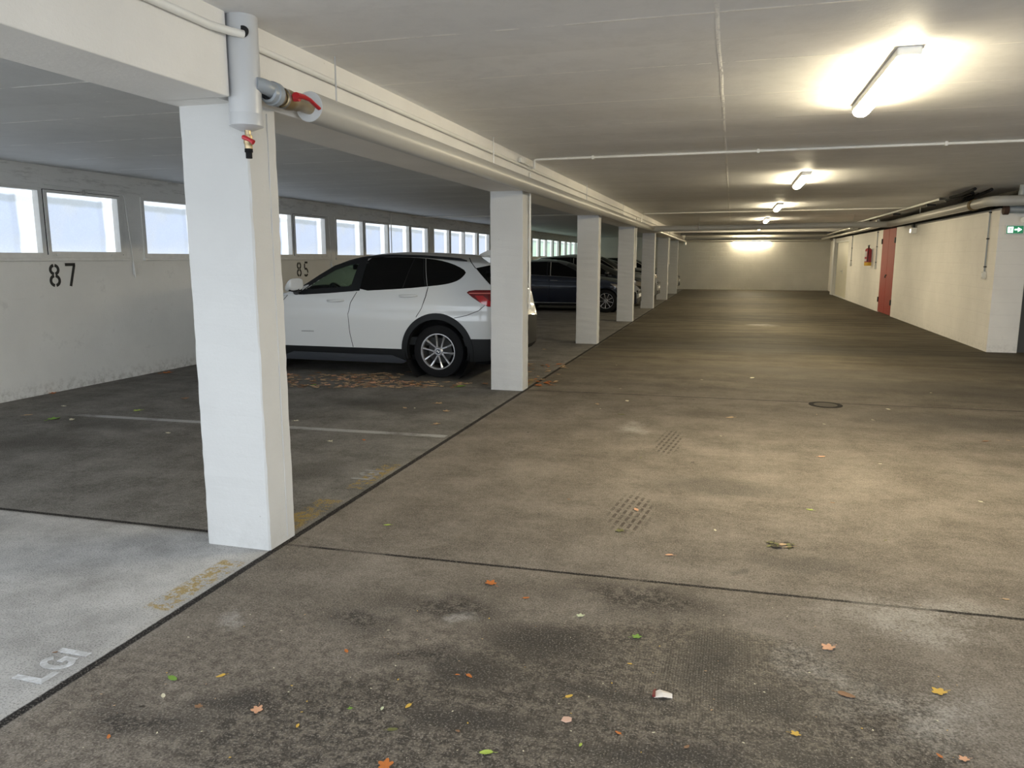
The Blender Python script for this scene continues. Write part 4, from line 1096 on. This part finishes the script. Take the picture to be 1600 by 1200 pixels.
# --- generic hatchbacks parked nose out
def hatch(name, label, y, xfront, paint, lower, dz=0.0, cab=0.0, roofx=0.0, rim=M_rim, chrome=False, W=.89, hz=0.0):
    """front towards +x world (the lane); dz raises the roof, cab moves the windscreen forward"""
    zr = 1.455+dz
    C = Car(rear=-.80, front=3.42, W=W, WR=.58, wb=2.60, wr=.32, ar=.375, rimr=.215, zroof=zr, zb0=.98+hz, zk=1.06 if not hz else .98, sm=.10, see=False, paint=paint, lower=lower,
        top=[(-.80, .62+hz), (-.76, .95+hz), (-.70, 1.05+hz), (-.45, 1.28+dz), (-.2, 1.40+dz), (.3, zr-.01), (.8+roofx, zr), (1.2+roofx, zr-.03), (1.5+roofx, zr-.12), (2.22+cab, 1.0+hz), (2.45+cab*.8, .955+hz), (2.9, .88+hz), (3.2, .78+hz), (3.35, .68+hz), (3.40, .60+hz), (3.42, .50+hz)],
        belt=[(-.8, .98+hz), (0, 1.02+hz), (1.1, .985+hz), (2.1, .93+hz), (2.5, .90+hz), (3.0, .80+hz), (3.4, .6+hz)],
        bot=[(-.8, .40), (-.7, .26), (-.5, .20), (2.9, .18), (3.3, .20), (3.42, .28)],
        rows=[.18, .23, .28, .34, .40, .46, .52, .58, .64, .70, .76, .82, .87],
        clad=lambda x: .235, ws=(1.42+roofx, 2.22+cab), rw=(-.62, -.28), snapX=(1.42+roofx, 2.22+cab, -.62, -.28), seepoly=[])
    root = C.build(name, label)
    root.location = (xfront-3.42, y, 0)
    z0 = hz
    sw = [(-.25, 1.10+z0), (-.05, 1.045+z0), (.35, 1.025+z0), (1.1, .995+z0), (1.8, .955+z0), (2.08+cab, .935+z0)]
    topw = [(1.78+cab*.8+roofx*.3, 1.10+dz*.6+z0*.4), (1.46+roofx, 1.265+dz), (1.18+roofx, zr-.085), (.8, zr-.062), (.3, zr-.07), (-.05, 1.33+dz)]
    C.patch('side_window', sw+topw, M_glassd, .004)
    C.line('window_trim', sw, .007, M_chrome if chrome else M_steel, .006)
    C.line('window_divider', [(.93, 1.0+z0), (.88, zr-.075)], .014, M_blackp, .006)
    C.line('window_divider', [(1.02, 1.0+z0), (.97, zr-.075)], .006, M_frame, .006)
    C.line('door_seam', [(.97, .98+z0), (1.0, .7), (.97, .26)])
    C.line('door_seam', [(2.02, .93+z0), (2.10, .7), (2.02, .26)])
    C.line('door_seam', [(-.02, 1.02+z0), (.02, .88), (.30, .66)])
    C.line('body_crease', [(-.5, .86+z0), (.6, .845+z0), (2.3, .79+z0)], .006, paint, .001)
    C.line('sill_line', [(.42, .25), (2.15, .25)], .012, M_steel if chrome else M_blackp, .002)
    C.arch_trim(paint, .02, .004)
    C.wheels(rim, 'n', .1)
    for hx in (1.12, .10):
        for sd in (1, -1):
            hzz = .875+z0; yy = sd*(C.side(hx, hzz)+.02)
            link('door_handle', T([(hx-.10, yy-sd*.02, hzz), (hx-.06, yy, hzz), (hx+.06, yy, hzz), (hx+.10, yy-sd*.02, hzz)], .011, 8), M_chrome, root, smooth=True)
    for sd in (1, -1):
        bm = bmesh.new(); bmesh.ops.create_icosphere(bm, subdivisions=2, radius=1)
        for v in bm.verts: v.co = Vector((v.co.x*.07, v.co.y*.11, v.co.z*.07))
        bm.transform(Matrix.Translation((1.98+cab*.8, sd*(W+.09), 1.0+z0))); tube(bm, [(1.98+cab*.8, sd*(W-.1), .95+z0), (1.98+cab*.8, sd*(W+.06), .97+z0)], .03, 8)
        link('wing_mirror', bm, paint, root, smooth=True)
    C.patch('headlamp', [(2.72, .80+z0), (3.00, .765+z0), (3.26, .70+z0), (3.33, .60+z0), (3.20, .585+z0), (3.02, .63+z0), (2.86, .70+z0)], M_head, .006, th=.01)
    C.patch('side_lamp', [(3.0, .40), (3.12, .42), (3.12, .38), (3.0, .36)], M_chrome, .006)
    # nose: grille, plate, fog lamps
    bm = bmesh.new(); box(bm, 3.38, 3.432, -.38, .38, .50+z0, .60+z0, bev=.008); box(bm, 3.36, 3.43, -.50, .50, .26, .40, bev=.01)
    link('grille', bm, M_blackp, root)
    bm = bmesh.new(); tube(bm, [(3.435, -.36, .60+z0), (3.44, .36, .60+z0)], .010, 8); tube(bm, [(3.435, -.36, .505+z0), (3.44, .36, .505+z0)], .008, 8)
    for sd in (1, -1): lathe(bm, [(0, .01), (.04, .0), (.045, -.03)], (3.32, sd*.56, .36), (1, sd*.4, 0), 14)
    link('grille_bar', bm, M_chrome, root, smooth=True)
    link('number_plate', B(3.43, 3.445, -.26, .26, .41+z0*.5, .50+z0*.5, bev=.003), M_white, root)
    return root, C
P_blue = plain('dark_blue_car_paint', (.004, .008, .022), .25, coat=1.0)
P_black = plain('near_black_car_paint', (.010, .011, .013), .25, coat=1.0)
P_grey = plain('silver_grey_car_paint', (.26, .27, .27), .3, metal=.4, coat=1.0)
P_white2 = plain('warm_white_car_paint', (.62, .60, .55), .3, coat=1.0)
hatch('parked_car', 'dark blue hatchback parked nose out behind the white SUV', 22.0, -2.52, P_blue, M_blackp, chrome=True)
hatch('parked_car', 'black people carrier parked behind the dark blue hatchback, half hidden by the fourth pillar', 24.75, -2.42, P_black, M_blackp, dz=.12, cab=.15, hz=.03)
rD, cD = hatch('parked_car', 'tall silver grey car with black roof side, seen between fourth and fifth pillars', 27.25, -2.45, P_grey, M_blackp, dz=.18, cab=.05, hz=.08)
hatch('parked_car', 'dark car with chrome lamps peeking out between fifth and sixth pillars', 30.4, -2.42, P_black, M_blackp, dz=.02, hz=.10, chrome=True)
hatch('parked_car', 'warm white car nose showing beyond the farthest pillar', 35.6, -2.30, P_white2, M_blackp, dz=.1, hz=.1)

# ------------------------------------------------------------------ leaves and litter
LM = {'green': (.16, .30, .04), 'lime': (.36, .46, .08), 'yellow': (.60, .38, .06), 'orange': (.48, .15, .03), 'brown': (.24, .125, .06), 'tan': (.44, .30, .17), 'peach': (.62, .34, .20), 'olive': (.13, .13, .04), 'cream': (.62, .58, .42), 'dark': (.045, .035, .025), 'pale': (.52, .56, .36)}
LMAT = {k: plain('%s_leaf' % k, v, .65, var=.25, bscale=120) for k, v in LM.items()}
def leaf_mesh(kind, seed):
    r = random.Random(seed); bm = bmesh.new()
    if kind == 'oval':
        out = [(math.cos(a)*1.0*(1 if math.cos(a) > 0 else .92), math.sin(a)*.46*(1-.25*math.cos(a))) for a in [2*math.pi*k/18 for k in range(18)]]
    elif kind == 'lobed':
        out = []
        for k in range(30):
            a = 2*math.pi*k/30; rr = .55+.42*abs(math.cos(2.5*a+.2))**1.5+r.uniform(-.05, .05); out.append((math.cos(a)*rr, math.sin(a)*rr*.85))
    else:
        out = []
        for k in range(14):
            a = 2*math.pi*k/14; rr = .75+r.uniform(-.25, .25); out.append((math.cos(a)*rr, math.sin(a)*rr*.6))
    c = bm.verts.new((0, 0, 0)); n = len(out)
    inner = [bm.verts.new((x*.5, y*.5, 0)) for x, y in out]; outer = [bm.verts.new((x, y, 0)) for x, y in out]
    for k in range(n):
        bm.faces.new((c, inner[k], inner[(k+1) % n])); bm.faces.new((inner[k], outer[k], outer[(k+1) % n], inner[(k+1) % n]))
    cu = r.uniform(.10, .5); tw = r.uniform(-.3, .3); cl = r.uniform(.1, .35)
    for v in bm.verts:
        x, y = v.co.x, v.co.y; v.co.z = .03+cu*y*y+cl*x*x*.5+tw*x*y*.5+r.uniform(0, .04)
    zmin = min(v.co.z for v in bm.verts)
    for v in bm.verts: v.co.z -= zmin-.02
    rr = bmesh.ops.extrude_face_region(bm, geom=bm.faces[:])
    for v in rr['geom']:
        if isinstance(v, bmesh.types.BMVert): v.co.z += .03
    if kind != 'scrap': tube(bm, [(-.9, 0, .08), (-1.25, .08, .03), (-1.6, .05, .03)], .025, 5)
    return bm
LP_ = {}
def leaf(x, y, size, col, kind='oval', rot=None, label=None, group=None, cat='leaf', variant=0, tilt=0.0):
    key = (kind, variant, col)
    if key not in LP_:
        o = link('fallen_leaf' if kind != 'scrap' else 'litter_scrap', leaf_mesh(kind, hash((kind == 'oval', kind == 'lobed', variant)) % 1000), LMAT[col], smooth=False); LP_[key] = o
    else:
        o = LP_[key].copy(); COL.objects.link(o)
    o.location = (x, y, .002); o.scale = (size, size, size); o.rotation_euler = (tilt, 0, rot if rot is not None else random.uniform(0, 6.28))
    tag(o, label, cat, group); return o
SP = [(270, 1061, .024, 'green', 'oval', 'bright green leaf on the dark floor at lower left'), (345, 1057, .018, 'yellow', 'oval', 'yellow oval leaf right of the bright green one at lower left'),
 (402, 1110, .026, 'peach', 'lobed', 'crumpled pinkish brown leaf at lower left'), (541, 1018, .015, 'orange', 'oval', 'small orange leaf alone above the lower left dirt'), (733, 1057, .016, 'orange', 'oval', 'rust orange oval leaf, right one of a close pair'),
 (715, 1055, .009, 'orange', 'oval', 'tiny orange leaf, left one of a close pair'), (767, 912, .032, 'orange', 'lobed', 'curled rust brown leaf just before the cross joint'), (907, 963, .020, 'pale', 'lobed', 'pale grey green lobed leaf in the damp patch'),
 (995, 996, .022, 'green', 'lobed', 'green lobed leaf in the damp patch'), (889, 1089, .016, 'yellow', 'oval', 'yellow leaf lying above the square paper scrap'), (1294, 1013, .032, 'peach', 'lobed', 'peach leaf with long stem at right'),
 (1322, 1087, .030, 'brown', 'oval', 'brown curled leaf below the peach leaf'), (1467, 1082, .030, 'yellow', 'lobed', 'ochre leaf at lower right'), (1243, 1148, .018, 'yellow', 'lobed', 'small bright yellow leaf near the bottom right grit'),
 (760, 1177, .022, 'lime', 'oval', 'lime green leaf at the bottom centre'), (602, 1197, .030, 'orange', 'lobed', 'rusty leaf cut by the bottom edge'), (1046, 868, .022, 'peach', 'oval', 'pale orange leaf above the cross joint'),
 (994, 797, .028, 'peach', 'oval', 'pale orange leaf on the tyre print'), (968, 830, .030, 'olive', 'lobed', 'olive leaf at the foot of the tyre print'), (605, 821, .022, 'lime', 'oval', 'green leaf right of the nearest pillar'),
 (255, 1088, .015, 'cream', 'oval', 'cream leaf fragment below the bright green leaf'), (638, 1104, .016, 'yellow', 'oval', 'narrow yellow leaf standing on edge at bottom centre left'), (613, 1141, .018, 'olive', 'oval', 'thin olive leaf at bottom centre left'),
 (310, 1105, .016, 'brown', 'lobed', 'little brown leaf between green and pinkish leaves'), (222, 1105, .013, 'dark', 'scrap', None), (1265, 797, .022, 'lime', 'oval', 'small lime leaf in the middle of the lane'), (170, 1152, .012, 'orange', 'oval', 'orange fleck of leaf at bottom left'),
 (465, 1135, .011, 'yellow', 'oval', 'yellow fleck near the bottom left'), (597, 1108, .011, 'pale', 'oval', 'pale sliver of leaf near bottom centre'), (547, 1108, .010, 'green', 'lobed', 'tiny green shred near bottom centre'), (984, 1038, .010, 'yellow', 'oval', 'tiny yellow shred under the green lobed leaf'),
 (907, 1165, .010, 'lime', 'oval', 'tiny lime shred at the bottom'), (86, 1020, .010, 'brown', 'oval', 'brown speck above the white letters'), (1384, 845, .012, 'olive', 'oval', 'olive shred right of the leaf pile'), (715, 1143, .010, 'brown', 'scrap', None),
 (1073, 1168, .012, 'brown', 'oval', 'dark brown leaf bit near the bottom'), (966, 1146, .012, 'orange', 'oval', 'rust leaf bit near the bottom'), (822, 935, .016, 'orange', 'oval', 'thin rust sliver in the damp patch'), (1506, 1187, .018, 'peach', 'lobed', 'peach leaf bit at the bottom right corner'), (1468, 1182, .012, 'orange', 'oval', 'orange bit at bottom right'),
 (1140, 653, .045, 'tan', 'oval', 'tan leaf in the middle distance of the lane'), (980, 627, .04, 'cream', 'oval', 'cream leaf just beyond the second cross joint'), (933, 632, .035, 'tan', 'oval', 'tan leaf near the second pillar in the lane'), (970, 648, .035, 'olive', 'oval', 'olive leaf above the white floor patch'),
 (1284, 714, .03, 'peach', 'oval', 'peach leaf in mid lane'), (1175, 591, .05, 'cream', 'oval', 'cream scrap far out in the lane'), (1540, 690, .035, 'brown', 'oval', 'brown leaf at the right of mid lane'), (1388, 640, .03, 'cream', 'oval', 'cream bit right of the round cover'),
 (215, 642, .045, 'lime', 'lobed', 'yellow green flower like leaf on the white bay line'), (289, 623, .05, 'brown', 'lobed', 'dark red brown leaf in the bay left of the nearest pillar'), (100, 635, .04, 'cream', 'scrap', None), (112, 656, .05, 'cream', 'scrap', None), (44, 649, .04, 'tan', 'oval', 'tan leaf lying by the left wall'), (85, 655, .06, 'green', 'lobed', 'ragged green weed lying in the left bay'),
 (262, 583, .07, 'orange', 'lobed', 'orange leaf against the left wall'), (82, 615, .05, 'orange', 'lobed', 'rusty leaf at the foot of the left wall'), (263, 677, .035, 'cream', 'scrap', None),
 (463, 658, .03, 'cream', 'lobed', 'white curled leaf just past the nearest pillar, nearer one'), (516, 690, .03, 'cream', 'lobed', 'white curled leaf below the bay line'), (569, 688, .025, 'orange', 'oval', 'orange leaf below the bay line'), (633, 638, .04, 'tan', 'oval', 'tan leaf over the oil stain'), (648, 638, .02, 'cream', 'scrap', None),
 (685, 631, .05, 'tan', 'lobed', 'tan lobed leaf between oil stain and joint, left one'), (697, 643, .045, 'tan', 'lobed', 'tan lobed leaf between oil stain and joint, right one'), (683, 663, .04, 'tan', 'lobed', 'tan leaf just above the end of the bay line'), (721, 604, .06, 'green', 'oval', 'green leaf on the floor before the rear wheel of the white SUV'), (490, 602, .05, 'green', 'oval', 'dark green leaf among the brown ones')]
for (px, py, sz, c, k, l) in SP:
    x, y = floor_px(px, py)
    if k == 'scrap':
        leaf(x, y, sz, c, k, label='small scrap of pale or dark litter on the floor', group='small litter scraps on the floor', cat='litter')
    else: leaf(x, y, sz, c, k, label=l, variant=random.randint(0, 2), group=None)
rnd = random.Random(11)
PLACED = []
def free(x, y, sz):
    if -4.0 < x < -3.0 and y > 8.62: return False
    if any((x-a)**2+(y-b)**2 < (.62*(sz+c))**2 for a, b, c in PLACED): return False
    PLACED.append((x, y, sz)); return True
for i in range(420):
    px = rnd.choice([rnd.uniform(425, 730), rnd.gauss(600, 45), rnd.gauss(560, 90)]); py = rnd.choice([rnd.uniform(583, 606), rnd.gauss(593, 5)])
    if not 425 < px < 762: continue
    x, y = floor_px(px, py); sz = rnd.uniform(.028, .058)
    if not free(x, y, sz) or len(PLACED) > 230: continue
    leaf(x, y, sz, rnd.choice(['brown', 'tan', 'tan', 'tan', 'brown', 'peach']), rnd.choice(['oval', 'lobed', 'lobed']), rot=rnd.uniform(0, 6.28), variant=rnd.randint(0, 2),
         label='dry brown leaf in the drift in front of the white SUV', group='drift of dry leaves in front of the white SUV')
for i in range(40):
    px = rnd.uniform(822, 880); py = rnd.choice([rnd.gauss(572, 4), rnd.uniform(530, 600), rnd.gauss(598, 3)])
    x, y = floor_px(px, py)
    sz = rnd.uniform(.03, .06)
    if x > -2.0 or not free(x, y, sz*1.2): continue
    leaf(x, y, sz, rnd.choice(['brown', 'tan', 'orange']), rnd.choice(['oval', 'lobed']), rot=rnd.uniform(0, 6.28), variant=rnd.randint(0, 2),
         label='dry leaf scattered right of the second pillar', group='dry leaves right of the second pillar')
for i in range(45):
    x = rnd.uniform(-2.0, 3.2); y = rnd.uniform(3.6, 12.5)
    leaf(x, y, rnd.uniform(.008, .018), rnd.choice(['tan', 'cream', 'brown', 'olive', 'dark']), 'oval', variant=rnd.randint(0, 2), rot=rnd.uniform(0, 6.28), label='tiny leaf crumb lying in the driving lane', group='tiny leaf crumbs in the lane')
for i in range(130):
    px = rnd.uniform(60, 1500); py = rnd.uniform(940, 1195); x, y = floor_px(px, py)
    if x < -2.1: continue
    leaf(x, y, rnd.uniform(.0025, .007), rnd.choice(['cream', 'tan', 'yellow', 'cream', 'dark']), 'scrap', variant=rnd.randint(0, 2), rot=rnd.uniform(0, 6.28), label='small stone or crumb of grit on the damp foreground floor', group='grit crumbs in the foreground', cat='grit')
# leaf pile, paper scraps
for i in range(12):
    x, y = floor_px(1217+rnd.uniform(-17, 20), 853+rnd.uniform(-5, 6))
    leaf(x, y, rnd.uniform(.022, .034), rnd.choice(['olive', 'olive', 'tan', 'dark']), 'oval', rot=rnd.uniform(0, 6.28), tilt=rnd.uniform(-.1, .35), label='dull olive leaf in the little pile right of centre', group='little pile of olive leaves right of centre')
x, y = floor_px(1035, 1087)
t = tag(empty('crumpled_carton', (x, y, 0), .2), 'crumpled white and red paper scrap in the foreground', 'litter')
bm = bmesh.new(); vs = [bm.verts.new(p) for p in ((-.030, -.018, .002), (.0, -.022, .008), (.032, -.018, .002), (.034, .002, .006), (.018, .018, .004), (-.008, .020, .010), (-.026, .016, .004), (0, 0, .013))]
for k in range(7): bm.faces.new((vs[7], vs[k], vs[(k+1) % 7]))
r_ = bmesh.ops.extrude_face_region(bm, geom=bm.faces[:])
for v in r_['geom']:
    if isinstance(v, bmesh.types.BMVert): v.co.z += .0015
link('paper', bm, plain('cream_paper', (.68, .62, .56), .7, var=.1, bscale=80), t)
bm = bmesh.new(); prism(bm, [(-.036, -.012), (-.026, -.018), (-.022, .016), (-.018, .026), (-.030, .018)], lambda u, v, d: Vector((u, v, .002+d)), 0, .008); link('red_edge', bm, plain('dark_red_print', (.16, .02, .02), .6), t)
x, y = floor_px(885, 1125)
bm = bmesh.new(); prism(bm, [(-.015, -.012), (.002, -.018), (.018, -.006), (.016, .010), (.004, .014), (-.012, .010)], lambda u, v, d: Vector((x+u, y+v, .002+d)), 0, .003)
tag(link('paper_scrap', bm, plain('pinkish_paper', (.62, .40, .30), .8, var=.1)), 'small pinkish square paper scrap below the yellow leaf', 'litter')
for o in list(bpy.data.objects):
    if o.name.startswith('ceiling_bay'): pass
